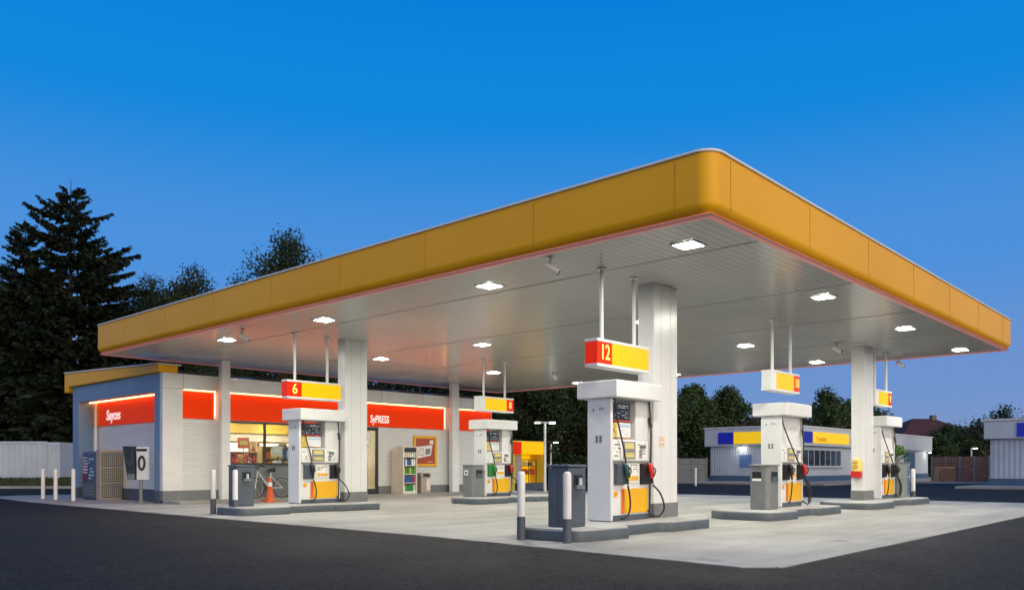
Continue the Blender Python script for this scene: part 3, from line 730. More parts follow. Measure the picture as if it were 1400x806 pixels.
b = MB(); b.box(18.33, 19.6, SV + .075, SV + .081, SB + .2, 2.5); b.build('pane', M['glass'], dd)
b = MB(); b.box(19.02, 19.3, SV + .06, SV + .072, 2.02, 2.42, 0); rows_marks(b, 19.06, 19.24, 2.12, 2.3, -.0605 - SV, -SV - .058, -1, 2, 1, random.Random(2), .9); b.build('poster', [M['card'], M['redprint']], dd)
b = MB(); b.tube([(18.87, SV - .0, .9), (18.87, SV - .0, 1.4)], .016, 8); b.tube([(19.05, SV - .0, .9), (19.05, SV - .0, 1.4)], .016, 8)
for u in (18.87, 19.05):
    for z in (.92, 1.38): b.tube([(u, SV, z), (u, SV + .05, z)], .012, 6)
b.build('handle', M['steel'], dd)
# interior
b = MB(); b.box(SU0 + .7, SU1 - .2, SV + .18, 30.0, .04, .11); b.build('inner_floor', M['infloor'], shop)
b = MB(); b.box(SU0 + .7, SU1 - .2, 29.0, 29.1, .11, 3.0); b.box(SU0 + .68, SU0 + .78, SV + .19, 29.0, .11, 3.0); b.box(20.2, 20.3, SV + .19, 29.0, .11, 3.0); b.build('inner_wall', M['inwall'], shop)
b = MB(); b.box(SU0 + .8, 20.2, SV + .19, 29.0, 2.95, 3.05); b.build('inner_ceiling', M['card'], shop)
b = MB(); b.box(13.0, 20.0, 28.6, 28.99, 2.42, 2.9); b.build('yellow_board', M['inyellow'], shop)
b = MB(); b.box(13.0, 20.0, 28.7, 28.99, 2.1, 2.419); b.build('bulkhead', M['tan'], shop)
for i_, (u_, w_) in enumerate(((13.7, .9), (15.0, 1.2), (16.7, .8), (17.9, 1.0), (19.2, .6))):
    b = MB(); b.box(u_, u_ + w_, 28.3, 28.33, 1.55, 2.02); b.build('white_board', M['card'], shop)
for i, (u, v) in enumerate(((14.2, 26.2), (16.2, 26.2), (18.4, 26.2), (15.2, 27.8), (17.3, 27.8))):
    b = MB(); b.box(u - .5, u + .5, v - .12, v + .12, 2.92, 2.948); b.build('ceiling_lamp', M['inlamp'], shop)
goods = [mat('goods_%s' % n, c, .45) for n, c in (('red', (.55, .05, .03)), ('orange', (.75, .22, .03)), ('yellow', (.75, .55, .05)), ('cream', (.75, .68, .5)), ('blue', (.05, .12, .35)), ('green', (.06, .3, .08)), ('brown', (.25, .13, .06)), ('white', (.8, .8, .78)))]
def shelf(loc, label, w, nsh, h, seed, rz=0, pal=None):
    o = empty('display_shelf', loc, label, 'display shelf', 'shelves inside the shop', rz=rz)
    rng = random.Random(seed); b = MB(); b.box(0, w, .34, .37, 0, h); b.box(0, .03, 0, .34, 0, h); b.box(w - .03, w, 0, .34, 0, h)
    for k in range(nsh + 1): z = .08 + (h - .1) * k / nsh; b.box(.03, w - .03, 0, .339, z - .02, z)
    b.build('frame', M['wood'], o)
    for k in range(nsh):
        z = .08 + (h - .1) * k / nsh; sp = (h - .1) / nsh; x = .05; b = MB()
        while x < w - .12:
            ww = rng.uniform(.06, .16); hh = sp * rng.uniform(.5, .85); c = rng.choice(pal or range(8))
            for q in range(rng.randint(1, 2)):
                if x + ww > w - .05: break
                b.box(x, x + ww - .008, .03, .28, z + .001, z + hh, c); x += ww
            x += .02
        b.build('goods_row', goods, o)
    return o
shelf((13.75, 25.5, .11), 'low shelf of bright goods behind the left part of the shop window', 1.2, 3, 1.55, 11)
shelf((15.25, 25.7, .11), 'shelf of mixed goods behind the middle of the shop window', 1.3, 4, 1.75, 12)
shelf((16.75, 25.6, .11), 'shelf of goods behind the right part of the shop window', 1.0, 4, 1.7, 13)
shelf((13.4, 28.4, .11), 'tall back wall shelf of goods at the left of the shop interior', 3.0, 5, 1.95, 14, 0, [3, 7, 3, 1, 6])
shelf((16.6, 28.4, .11), 'tall back wall shelf of goods at the right of the shop interior', 3.2, 5, 1.95, 15, 0, [3, 7, 2, 4, 6])
shelf((19.03, 25.5, .11), 'shelf of brown packets just inside the shop door', .62, 4, 1.3, 16, 0, [6, 1, 2, 6])
def stand(loc, label, cs, h, seed):
    o = empty('promotion_stand', loc, label, 'display stand', 'display stands in the shop window'); rng = random.Random(seed)
    b = MB(); b.box(-.22, .22, -.16, .16, 0, .9); b.build('base_box', M['tan'], o, bevel=.02)
    b = MB()
    for i in range(34):
        a_ = rng.uniform(0, 2 * pi); r_ = rng.uniform(0, .2); zz = rng.uniform(.92, h - .55); b.ball((r_ * cos(a_), r_ * .7 * sin(a_), zz), rng.uniform(.05, .10), rng.choice((0, 0, 1)), 8, rng.uniform(.7, 1.2))
    b.build('goods_pile', cs, o)
    b = MB(); b.cyl(0, .0, h - .6, h - .3, .015, n=6); b.build('pole', M['darkframe'], o)
    b = MB(); b.box(-.2, .2, -.02, .02, h - .36, h, 0); b.box(-.14, .14, -.024, -.02, h - .24, h - .1, 1); b.build('header_board', cs, o, bevel=0)
    return o
stand((14.25, 25.2, .11), 'stand of bright orange goods in the left pane of the shop window', [M['orange'], M['paleyellow']], 2.0, 1)
stand((17.3, 25.25, .11), 'stand with an orange header behind the right pane of the shop window', [M['orange'], M['beige']], 2.45, 2)
stand((16.5, 25.2, .11), 'stand of dark blue goods in the middle of the shop window', [M['bluebase'], M['lightblue']], 2.15, 3)
stand((15.5, 25.15, .11), 'stand of pale goods in the second pane of the shop window', [M['beige'], M['card']], 1.75, 4)

# bicycle leaning by the window
def bicycle(loc):
    o = empty('bicycle', loc, 'silver bicycle parked under the shop window beside the cone', 'bicycle')
    o.rotation_euler = (R(-5), 0, 0)
    for x in (0, 1.02):
        b = MB(); n = 28; ring = [(x + .32 * cos(2 * pi * i / n), 0, .335 + .32 * sin(2 * pi * i / n)) for i in range(n + 1)]
        b.tube(ring, .018, 8, 0, False); w_ = b.build('wheel', M['rubber'], o)
        b = MB(); r2 = [(x + .295 * cos(2 * pi * i / n), 0, .335 + .295 * sin(2 * pi * i / n)) for i in range(n + 1)]; b.tube(r2, .009, 6, 0, False)
        for k in range(12): a = 2 * pi * k / 12; b.tube([(x, 0, .335), (x + .29 * cos(a), 0, .335 + .29 * sin(a))], .0025, 4)
        b.tube([(x, -.04, .335), (x, .04, .335)], .02, 8); b.build('rim', M['steel'], w_)
    b = MB()
    for P in ([(.16, 0, .86), (.50, 0, .32)], [(.19, 0, .78), (.56, 0, .36)], [(.50, 0, .32), (.62, 0, .84)], [(.5, 0, .32), (1.02, 0, .335)], [(.6, 0, .72), (1.02, 0, .335)], [(.14, 0, .92), (.0, 0, .335)]):
        b.tube(P, .019, 8)
    b.build('frame', M['silver'], o)
    b = MB(); b.tube([(.14, 0, .92), (.12, 0, 1.0)], .014, 8); b.tube(curve_pts([(.26, -.27, 1.0), (.14, -.18, 1.04), (.12, 0, 1.0), (.14, .18, 1.04), (.26, .27, 1.0)], 5), .013, 8); b.build('handlebar', M['black'], o)
    b = MB(); b.tube([(.62, 0, .84), (.63, 0, .9)], .014, 8); b.tube([(.5, 0, .92), (.6, 0, .93), (.76, 0, .94)], [.02, .05, .08], 10); b.build('saddle', M['black'], o)
    b = MB(); b.tube([(.5, -.03, .32), (.5, .03, .32)], .09, 18); b.tube([(.5, -.05, .32), (.58, -.05, .2)], .01, 6); b.box(.55, .65, -.11, -.05, .19, .21); b.tube([(.5, .05, .32), (.42, .05, .44)], .01, 6); b.box(.37, .47, .05, .11, .43, .45); b.build('pedal_crank', M['darkframe'], o)
    return o
bicycle((14.35, 24.6, .1))
cone = empty('traffic_cone', (14.22, 23.5, PZ), 'orange traffic cone with a pale band in front of the bicycle', 'cone')
b = MB(); b.box(-.19, .19, -.19, .19, 0, .035); b.tube([(0, 0, .035), (0, 0, .78)], [.14, .035], 20, 0); b.build('body', M['orange'], cone)
b = MB(); b.tube([(0, 0, .50), (0, 0, .63)], [.083, .063], 20, 0, False); b.build('band', M['card'], cone)

# things along the shop front
rk = empty('drinks_rack', (20.26, 24.1, SB), 'beige rack of bottled drinks right of the shop door', 'drinks rack')
b = MB(); b.prism_ax([(0, 0), (.72, 0), (.72, 1.66), (.4, 1.7), (.36, 1.82), (0, 1.82)], 0, .05, 'x'); b.prism_ax([(0, 0), (.72, 0), (.72, 1.66), (.4, 1.7), (.36, 1.82), (0, 1.82)], .66, .7, 'x')
b.box(.05, .66, .60, .70, 0, 1.64); b.box(.05, .66, 0, .4, 1.78, 1.82); b.box(.05, .66, 0, .6, 0, .08)
b.build('cabinet', M['beige'], rk)
for k in range(5):
    z = .1 + k * .33; b = MB(); b.box(.052, .658, .01, .598, z - .02, z); b.build('shelf', M['card'], rk)
    b = MB(); rng = random.Random(40 + k); pal = [[5, 7, 5], [4, 4, 0], [5, 5, 2], [4, 7, 4], [7, 7, 3]][k]
    for i in range(6):
        x = .1 + i * .1; m_ = rng.choice(pal); b.cyl(x, .07, z + .002, z + .19, .04, .04, 10, m_); b.cyl(x, .07, z + .19, z + .25, .035, .015, 10, m_)
    b.build('bottle_row', goods, rk)
b = MB(); b.box(.052, .658, .002, .01, 1.6, 1.76); b.build('header', M['ad_dark'], rk)
bn = empty('waste_bin', (21.25, 24.2, SB), 'small tan waste bin below the poster on the shop front', 'bin')
b = MB(); b.box(0, .5, 0, .42, 0, .62); b.build('body', M['tan'], bn, bevel=.02)
b = MB(); b.box(-.015, .515, -.015, .435, .622, .8); b.build('hood', M['tan'], bn, bevel=.04)
b = MB(); b.box(.1, .42, -.02, -.012, .66, .76); b.build('opening', M['black'], bn)
b = MB(); b.box(.28, .48, -.006, .0, .12, .58); b.build('panel', M['beige'], bn)
po = empty('poster', (21.4, SV - .06, 1.15), 'red brown poster with white card picture in a yellow frame on the shop wall', 'poster')
b = MB(); b.box(0, 1.22, 0, .055, 0, .1); b.box(0, 1.22, 0, .055, 1.12, 1.22); b.box(0, .1, 0, .055, .1, 1.12); b.box(1.12, 1.22, 0, .055, .1, 1.12); b.build('frame', M['yellow'], po, bevel=.008)
b = MB(); b.box(.1, 1.12, .02, .05, .1, 1.12, 0)
b.add([(.2, .017, .32), (.9, .017, .44), (1.0, .017, .86), (.18, .017, .78)], [(0, 1, 2, 3)], 1)
b.box(.84, 1.04, .015, .019, .9, 1.06, 1); rows_marks(b, .72, 1.02, .15, .22, -.017, -.014, -1, 1, 1, random.Random(4), .95); rows_marks(b, .24, .52, .42, .74, -.0165, -.0135, -1, 4, 0, random.Random(6), .8)
b.add([(.6, .0155, .46), (.85, .0155, .5), (.9, .0155, .72), (.62, .0155, .7)], [(0, 1, 2, 3)], 2)
b.build('print', [M['rust'], M['card'], M['joint']], po)

# cabinets by the side wall
vm = empty('vending_machine', (11.07, 29.26, PZ), 'dark blue vending machine with red front panel by the shop side wall', 'vending machine')
b = MB(); b.box(0, .72, 0, 1.5, 0, 1.66); b.build('body', M['navy'], vm, bevel=.09, seg=4)
b = MB(); b.box(-.012, .004, .82, 1.38, .62, 1.5, 0)
rng = random.Random(8)
for i in range(4):
    for j in range(6): b.box(-.016, -.012, .86 + i * .13, .94 + i * .13, .9 + j * .1, .96 + j * .1, 1 if rng.random() < .6 else 2)
b.build('red_panel', [mat('vend_red', (.16, .012, .02), .4), M['lightblue'], M['card']], vm)
b = MB(); b.box(-.012, .004, .12, .76, .66, 1.5, 0)
for i in range(4):
    for j in range(7): b.box(-.016, -.012, .16 + i * .15, .26 + i * .15, .7 + j * .11, .76 + j * .11, rng.choice((0, 1, 2, 1)))
b.build('blue_panel', [M['bluebase'], M['lightblue'], mat('vend_blue', (.03, .13, .3), .4)], vm)
b = MB(); b.box(-.012, .004, .12, 1.38, .12, .56, 0); rows_marks(b, .16, .2, .15, .5, .0, .0, 1, 1, 0, random.Random(1), 0)
for i in range(10):
    for j in range(4): b.box(-.016, -.012, .16 + i * .12, .22 + i * .12, .16 + j * .1, .22 + j * .1, 1)
b.build('tray_panel', [M['grey'], M['midgrey']], vm)
vm.scale = (1, .81, 1)
ck = empty('gas_bottle_locker', (11.07, 28.88, PZ), 'tan locker with three tiers of patterned mesh doors by the shop side wall', 'locker')
b = MB(); b.box(0, .74, .02, .36, 0, 1.70); b.build('body', M['tan'], ck, bevel=.02)
for k in range(3):
    b = MB(); z0 = .08 + k * .53; z1 = z0 + .46; b.box(.05, .69, .0, .019, z0, z1, 0); rng = random.Random(60 + k)
    for i in range(9):
        for j in range(6):
            x = .06 + i * .069; z = z0 + .02 + j * .07
            m_ = 1 if rng.random() < ((.05, .5, .3)[k] if i > 1 else .05) else 2
            b.add([(x, -.004, z + .035), (x + .03, -.004, z), (x + .06, -.004, z + .035), (x + .03, -.004, z + .07)], [(0, 1, 2, 3)], m_)
    b.build('mesh_door', [M['grey'], M['lockeryellow'], M['tan']], ck)
# air and water sign
ap = empty('air_point_sign', (11.0, 25.55, PZ), 'free standing air point with a dark slanted board and white panel on a grey post', 'sign', rz=R(30))
b = MB(); b.cyl(0, 0, 0, .05, .17, n=20); b.tube([(0, 0, .05), (0, 0, .1), (0, 0, .75)], [.12, .055, .05], 16); b.build('post', M['midgrey'], ap)
b = MB(); b.box(-.05, .05, -.26, .12, .72, 1.74); b.build('white_panel', M['panel'], ap, bevel=.01)
b = MB(); b.box(-.056, -.05, -.24, .12, 1.60, 1.68)
n = 24; ci = [(-.058, -.07 + .10 * cos(2 * pi * i / n), 1.24 + .2 * sin(2 * pi * i / n)) for i in range(n + 1)]
b.tube(ci, .035, 8, 0, False); b.build('ring_symbol', M['black'], ap)
b = MB(); b.prism_ax([(.16, .72), (.42, .72), (.60, 1.76), (.22, 1.76)], -.07, .05, 'x', 0); b.prism_ax([(.162, .725), (.40, .725), (.43, .9), (.17, .9)], -.073, -.0705, 'x', 1); b.build('dark_board', [M['ad_dark'], M['midgrey']], ap)

# ------------------------------------------------------------------ kiosk beyond the shop end
kk = empty('kiosk', (28.8, 26.2, PZ), 'lit yellow kiosk with red square and shelves beyond the shop end', 'kiosk')
b = MB(); b.box(0, 2.3, 1.0, 1.1, 0, 2.3); b.box(0, .08, 0, 1.0, 0, 2.3); b.box(2.22, 2.3, 0, 1.0, 0, 2.3); b.box(0, 2.3, 0, 1.1, 2.3, 2.36); b.build('shell', M['kioskyellow'], kk)
b = MB(); b.box(.52, 2.28, -.04, .0, 1.72, 2.3); b.build('lit_header', M['sign_y'], kk)
b = MB(); b.box(.0, .52, -.045, .0, 1.72, 2.3); b.build('red_square', M['sign_r'], kk)
b = MB(); b.box(.08, .8, .2, .26, .3, 1.7); b.build('door_panel', M['tan'], kk)
b = MB(); b.box(.84, 2.2, .9, .99, .3, 1.7); b.build('lit_back', M['sign_y'], kk)
b = MB()
for z in (.75, 1.15, 1.45): b.box(.9, 2.1, .35, .8, z, z + .03)
for x in (.95, 1.5, 2.05): b.box(x, x + .03, .35, .38, .3, 1.5)
b.build('shelf_frame', M['darkframe'], kk)
b = MB(); rng = random.Random(77)
for z in (.78, 1.18):
    for i in range(6): b.box(1.0 + i * .18, 1.12 + i * .18, .42, .7, z + .001, z + rng.uniform(.14, .25), rng.choice((0, 2, 6, 3)))
b.build('goods_row', goods, kk)
b = MB(); b.box(.3, 2.3, -.02, .33, 0, .34); b.build('counter', M['grey'], kk)

# ------------------------------------------------------------------ post lamps
def post_lamp(loc, label, h, two=True):
    o = empty('lamp_post', loc, label, 'lamp post', 'lamp posts beyond the forecourt', rz=YAW - pi / 2)
    b = MB(); b.tube([(0, 0, 0), (0, 0, h)], [.07, .05], 12); b.tube([(-.2 if two else 0, 0, h), (.2, 0, h)], .03, 8); b.build('post', M['white'], o)
    for s in ((-1, 1) if two else (1,)):
        b = MB(); b.box(s * .34 - .15, s * .34 + .15, -.1, .1, h - .02, h + .05); hd = b.build('lamp_head', M['white'], o, bevel=.02)
        b = MB(); b.box(s * .34 - .13, s * .34 + .13, -.085, .085, h - .05, h - .022); b.build('lamp_glass', M['poledlamp'] if s > 0 else M['dimlamp'], hd)
    return o
x, y = far(745, 37.5); post_lamp((x, y, 0), 'tall white lamp post with two lit heads behind the dark bin of pump 12', hz(577, 37.5))
x, y = far(753, 54); post_lamp((x, y, 0), 'shorter distant lamp post just right of the tall two headed one', hz(604, 54), False)
x, y = far(1328, 70); lp3 = post_lamp((x, y, 0), 'distant thin lamp post behind the brown fence', hz(612, 70), False)

# ------------------------------------------------------------------ far buildings
def ribs(b, p0, p1, z0, z1, pitch, depth, m=0):                # trapezoid-ribbed sheet between two ground points, ribs outwards to the right of p0->p1
    p0 = Vector(p0); p1 = Vector(p1); d = p1 - p0; Lg = d.length; d /= Lg; nrm = Vector((d.y, -d.x)); n = int(Lg / pitch); pts = []
    for i in range(n):
        s = i * pitch
        for t, h in ((0, 0), (.35, 0), (.45, 1), (.85, 1), (.95, 0)): q = p0 + d * (s + t * pitch) + nrm * depth * h; pts.append(q)
    pts.append(p1)
    vs = [(q.x, q.y, z) for q in pts for z in (z0, z1)]
    b.add(vs, [(2 * i, 2 * i + 2, 2 * i + 3, 2 * i + 1) for i in range(len(pts) - 1)], m)
CU, CV = 52.3, 22.55
wb = empty('service_building', (CU, CV, 0), 'low white building with blue and yellow sign panels across the road', 'building')
b = MB(); b.box(.25, 30, .35, 6.35, .12, 3.3); b.build('wall', M['bldg'], wb)
b = MB(); ribs(b, (.24, 6.3), (.24, 2.9), .55, 2.55, .2, .018); b.build('ribbed_cladding', M['corr'], wb)
b = MB(); b.box(.2, 30.05, .3, 6.4, 0.1, .5); b.build('plinth', M['bluebase'], wb)
b = MB(); b.box(0, 30.1, .0, 6.7, 2.55, 3.80); b.build('fascia', M['bldg'], wb, bevel=.03)
b = MB(); b.box(-.06, 30.15, -.06, 6.76, 3.802, 3.88); b.build('roof_trim', M['coping'], wb)
b = MB(); b.box(-.05, -.005, 4.45, 5.6, 2.7, 3.5); b.build('blue_sign', M['bluesign'], wb)
b = MB(); b.box(-.05, -.005, 2.0, 4.42, 2.7, 3.5); b.build('yellow_sign', M['yellowsign2'], wb)
b = MB(); b.box(1.1, 2.6, -.05, -.005, 2.75, 3.5); b.build('blue_sign', M['bluesign'], wb)
b = MB(); b.box(2.65, 9.2, -.05, -.005, 2.75, 3.5); b.build('yellow_sign', M['yellowsign2'], wb)
text('lettering', 'Transblitz', .45, M['orangeband'], wb, (4.1, -.052, 3.02), FRONT, .004, .004)
b = MB(); b.box(.19, .24, 3.25, 4.1, 1.1, 1.95); b.build('blue_shutter', M['blueprint'], wb)
for (v0, v1) in ((1.0, 2.45),):
    b = MB(); b.box(.2, .3, v0, v1, .55, 2.35); f_ = b.build('window', M['darkframe'], wb)
    b = MB()
    for k in range(3): b.box(.19, .205, v0 + .08 + k * .45, v0 + .46 + k * .45, .7, 2.25)
    b.build('pane', M['darkglass'], f_)
b = MB(); b.box(1.7, 8.6, .30, .36, 1.12, 2.35); f_ = b.build('window', M['bldg'], wb)
b = MB()
for k in range(7): b.box(1.78 + k * .98, 2.64 + k * .98, .288, .302, 1.2, 2.27)
b.build('pane', M['darkglass'], f_)
b = MB(); b.box(1.4, 8.9, .2, .34, 1.04, 1.1); b.build('sill', M['bldg'], f_)
b = MB(); b.box(.4, 1.1, .30, .36, .55, 2.35); b.build('window', M['darkglass'], wb)
b = MB(); b.box(23.2, 26.0, .29, .36, .5, 2.4); b.build('door', M['bluebase'], wb)
b = MB(); b.cyl(1.45, .26, .5, 2.5, .05, n=10); b.build('downpipe', M['grey'], wb)
for (x_, y_, nm) in ((-.1, 3.9, 0), (19.5, -.1, 1), (29, -.1, 2)):
    b = MB(); b.box(x_ - .1, x_ + .1, y_ - .1, y_ + .1, 2.44, 2.52); lb = b.build('wall_lamp', M['white'], wb)
    b = MB(); b.box(x_ - .08, x_ + .08, y_ - .08, y_ + .08, 2.38, 2.438); b.build('lamp_glass', M['smalllamp'], lb)
# right-hand building
RU = 50.0
rb_ = empty('ribbed_building', (RU, 0, 0), 'white ribbed shed with a blue sign at the right edge', 'building')
b = MB(); b.box(.25, 12, -4, 10.85, .12, 3.4); b.build('wall', M['bldg'], rb_)
b = MB(); ribs(b, (.24, 10.8), (.24, -4), .5, 2.62, .25, .014); b.build('ribbed_cladding', M['corr'], rb_)
b = MB(); b.box(.18, 12, -4, 10.92, .1, .5); b.build('plinth', M['bluebase'], rb_)
b = MB(); b.box(0, 12, -4, 11.12, 2.62, 3.6); b.build('fascia', M['bldg'], rb_, bevel=.03)
b = MB(); b.box(-.06, 12, -4, 11.18, 3.602, 3.68); b.build('roof_trim', M['coping'], rb_)
b = MB(); b.box(-.06, -.005, 6.6, 9.55, 2.72, 3.45); b.build('blue_sign', M['bluesign'], rb_)
# brown fence with a wooden gate box in front
def fence(p0, p1, z0, z1, label, m, n, name='board_fence', cat='fence'):
    o = empty(name, (p0[0], p0[1], 0), label, cat); d = Vector((p1[0] - p0[0], p1[1] - p0[1])); L_ = d.length; o.rotation_euler[2] = math.atan2(d.y, d.x)
    for k in range(n):
        b = MB(); a0 = L_ * k / n + .06; a1 = L_ * (k + 1) / n - .06
        for j in range(4): zz = z0 + (z1 - z0) * j / 4; b.box(a0, a1, -.02, .02, zz + .008, zz + (z1 - z0) / 4 - .008)
        b.build('panel', m, o)
    for k in range(n + 1):
        b = MB(); a = L_ * k / n; b.box(a - .05, a + .05, -.05, .05, 0, z1 + .05); b.build('fence_post', M['midgrey'] if m == M['fencewood'] else m, o)
    return o
fence(far(1274, 60.5), far(1352, 58), .05, 1.85, 'brown board fence between the two white far buildings', M['fencewood'], 4)
fence(far(905, 56), far(966, 56.5), .05, 1.7, 'dark low fence left of the white far building', M['navy'], 3)
wbx = empty('wooden_crate', (*far(1291, 57), 0), 'brown wooden box standing against the brown fence', 'crate', rz=YAW - pi / 2)
b = MB(); b.box(-.55, .55, -.35, .35, 0, 1.1); b.build('body', M['wood'], wbx, bevel=.02)
b = MB()
for k in range(5): b.box(-.54 + k * .23, -.36 + k * .23, -.375, -.352, .05, 1.05)
b.build('slat_front', M['fencewood'], wbx)
# houses with dark red hip roofs
def house(px, d, w, ze, za, label, rz):
    x, y = far(px, d); o = empty('house', (x, y, 0), label, 'house', 'dark red roofed houses behind', rz=rz)
    b = MB(); b.box(-w / 2 + .6, w / 2 - .6, -3.6, 3.6, 0, ze); b.build('wall', M['housewall'], o)
    b = MB(); a = w * .14
    vs = [(-w / 2, -4.2, ze), (w / 2, -4.2, ze), (w / 2, 4.2, ze), (-w / 2, 4.2, ze), (-a, 0, za), (a, 0, za)]
    b.add(vs, [(0, 1, 5, 4), (1, 2, 5), (2, 3, 4, 5), (3, 0, 4), (3, 2, 1, 0)]); r = b.build('roof', M['roof'], o)
    b = MB(); b.box(w * .1, w * .1 + .6, -.3, .3, za - .9, za + .45); b.build('chimney', M['housewall'], r)
    b = MB(); b.box(-1.2, 0, -3.63, -3.58, ze - 2.2, ze - 1); b.build('window', M['darkglass'], o)
    return o
house(1262, 105, 10.5, 5.0, hz(572, 105), 'dark red hip roofed house behind the right end of the white building', YAW - pi / 2 + .1)
house(1040, 98, 9.5, 5.0, hz(570, 98), 'dark red hip roofed house between the trees behind the left of the white building', YAW - pi / 2 - .1)
house(1340, 100, 8.5, 5.0, hz(583, 100), 'dark red roofed house behind the ribbed shed', YAW - pi / 2 + .15)

# white container on the grass bank at the far left
x, y = far(82, 47.2)
CTZ = 1
ct = empty('shipping_container', (x, y, .42), 'white corrugated container on the grass bank at the far left', 'container', rz=YAW - pi / 2)
b = MB(); b.box(-12.1, 0, .03, 2.4, .12, 2.4); b.build('body', M['corr'], ct)
b = MB(); ribs(b, (-12.05, .028), (-.85, .028), .2, 2.3, .36, .05); b.build('corrugated_side', M['corr'], ct)
b = MB(); b.box(-12.12, 0, -.03, .1, .02, .18); b.box(-12.12, -.86, -.03, .1, 2.32, 2.46); b.box(-.85, 0, -.03, .1, 2.2, 2.36); b.box(-.1, .02, -.03, .1, .18, 2.2); b.box(-.9, -.8, -.03, .1, .18, 2.3); b.build('edge_rail', M['corr'], ct)
b = MB(); ribs(b, (-.78, .02), (-.1, .02), .2, 2.2, .2, .03); b.build('end_door', M['corr'], ct); ct.scale = (.9, .9, .88)

# ------------------------------------------------------------------ trees
def limb(b, p, q, r0, r1, rng, n=5, wob=.06):
    p = Vector(p); q = Vector(q); Lg = (q - p).length; pts = []
    for i in range(n + 1):
        t = i / n; k = 4 * t * (1 - t) * Lg * wob
        pts.append(p.lerp(q, t) + Vector((rng.uniform(-k, k), rng.uniform(-k, k), rng.uniform(-k, k) * .5)))
    b.tube(pts, [r0 + (r1 - r0) * i / n for i in range(n + 1)], 7); return pts
def spruce(H, RB, seed, dens=1.0, droop=.22):
    rng = random.Random(seed); tb = MB(); tb.tube([(rng.uniform(-.06, .06) * (i > 0), rng.uniform(-.06, .06) * (i > 0), H * i / 10) for i in range(11)], [.34 * (1 - i / 10.4) for i in range(11)], 8)
    lb = MB(); z = H * .06
    while z < H * .965:
        t = z / H; L0 = RB * (1 - t) ** .78 + .12
        z00 = z
        for k in range(rng.randint(7, 9) if t < .9 else 5):
            if rng.random() < .1: continue
            z = min(z00 + rng.uniform(-.55, .55) * (1.15 - t), H * .97)
            a = rng.uniform(0, 2 * pi); Lb = L0 * rng.uniform(.45, 1.25) * (1 + .18 * sin(2 * a + seed)); up = .75 * t - .16 + rng.uniform(-.14, .14)
            d = Vector((cos(a), sin(a), 0)); pts = []
            nseg = 6
            for i in range(nseg + 1):
                s = i / nseg; pts.append(Vector((0, 0, z)) + d * Lb * s + Vector((0, 0, Lb * (up * s - droop * s * s * 1.1 + .16 * s ** 4))))
            if Lb > .6: tb.tube(pts, [.05 * (1 - i / (nseg + 1)) * (1.2 - t) + .006 for i in range(nseg + 1)], 5)
            side = Vector((-sin(a), cos(a), 0)); ns = int((14 + Lb * 34) * dens)
            for j in range(ns):
                s = rng.uniform(.12, 1.0) ** .8; f = s * nseg; i = min(int(f), nseg - 1); p = pts[i].lerp(pts[i + 1], f - i)
                sg = rng.choice((-1, 1)); ll = (.22 + Lb * .17 * (1.15 - s)) * rng.uniform(.6, 1.25)
                dr = (d * rng.uniform(.3, .9) + side * sg * rng.uniform(.2, 1.0) + Vector((0, 0, rng.uniform(-.85, .12)))).normalized()
                nn = dr.cross(Vector((rng.uniform(-1, 1), rng.uniform(-1, 1), rng.uniform(-1, 1)))).normalized(); w_ = ll * rng.uniform(.16, .26)
                q1 = p + dr * ll * .55; q2 = p + dr * ll
                lb.add([p, q1 + nn * w_, q2, q1 - nn * w_], [(0, 1, 2, 3)])
        z = z00 + (.26 + .2 * (1 - t)) * rng.uniform(.7, 1.3) * (H / 18)
    return tb, lb
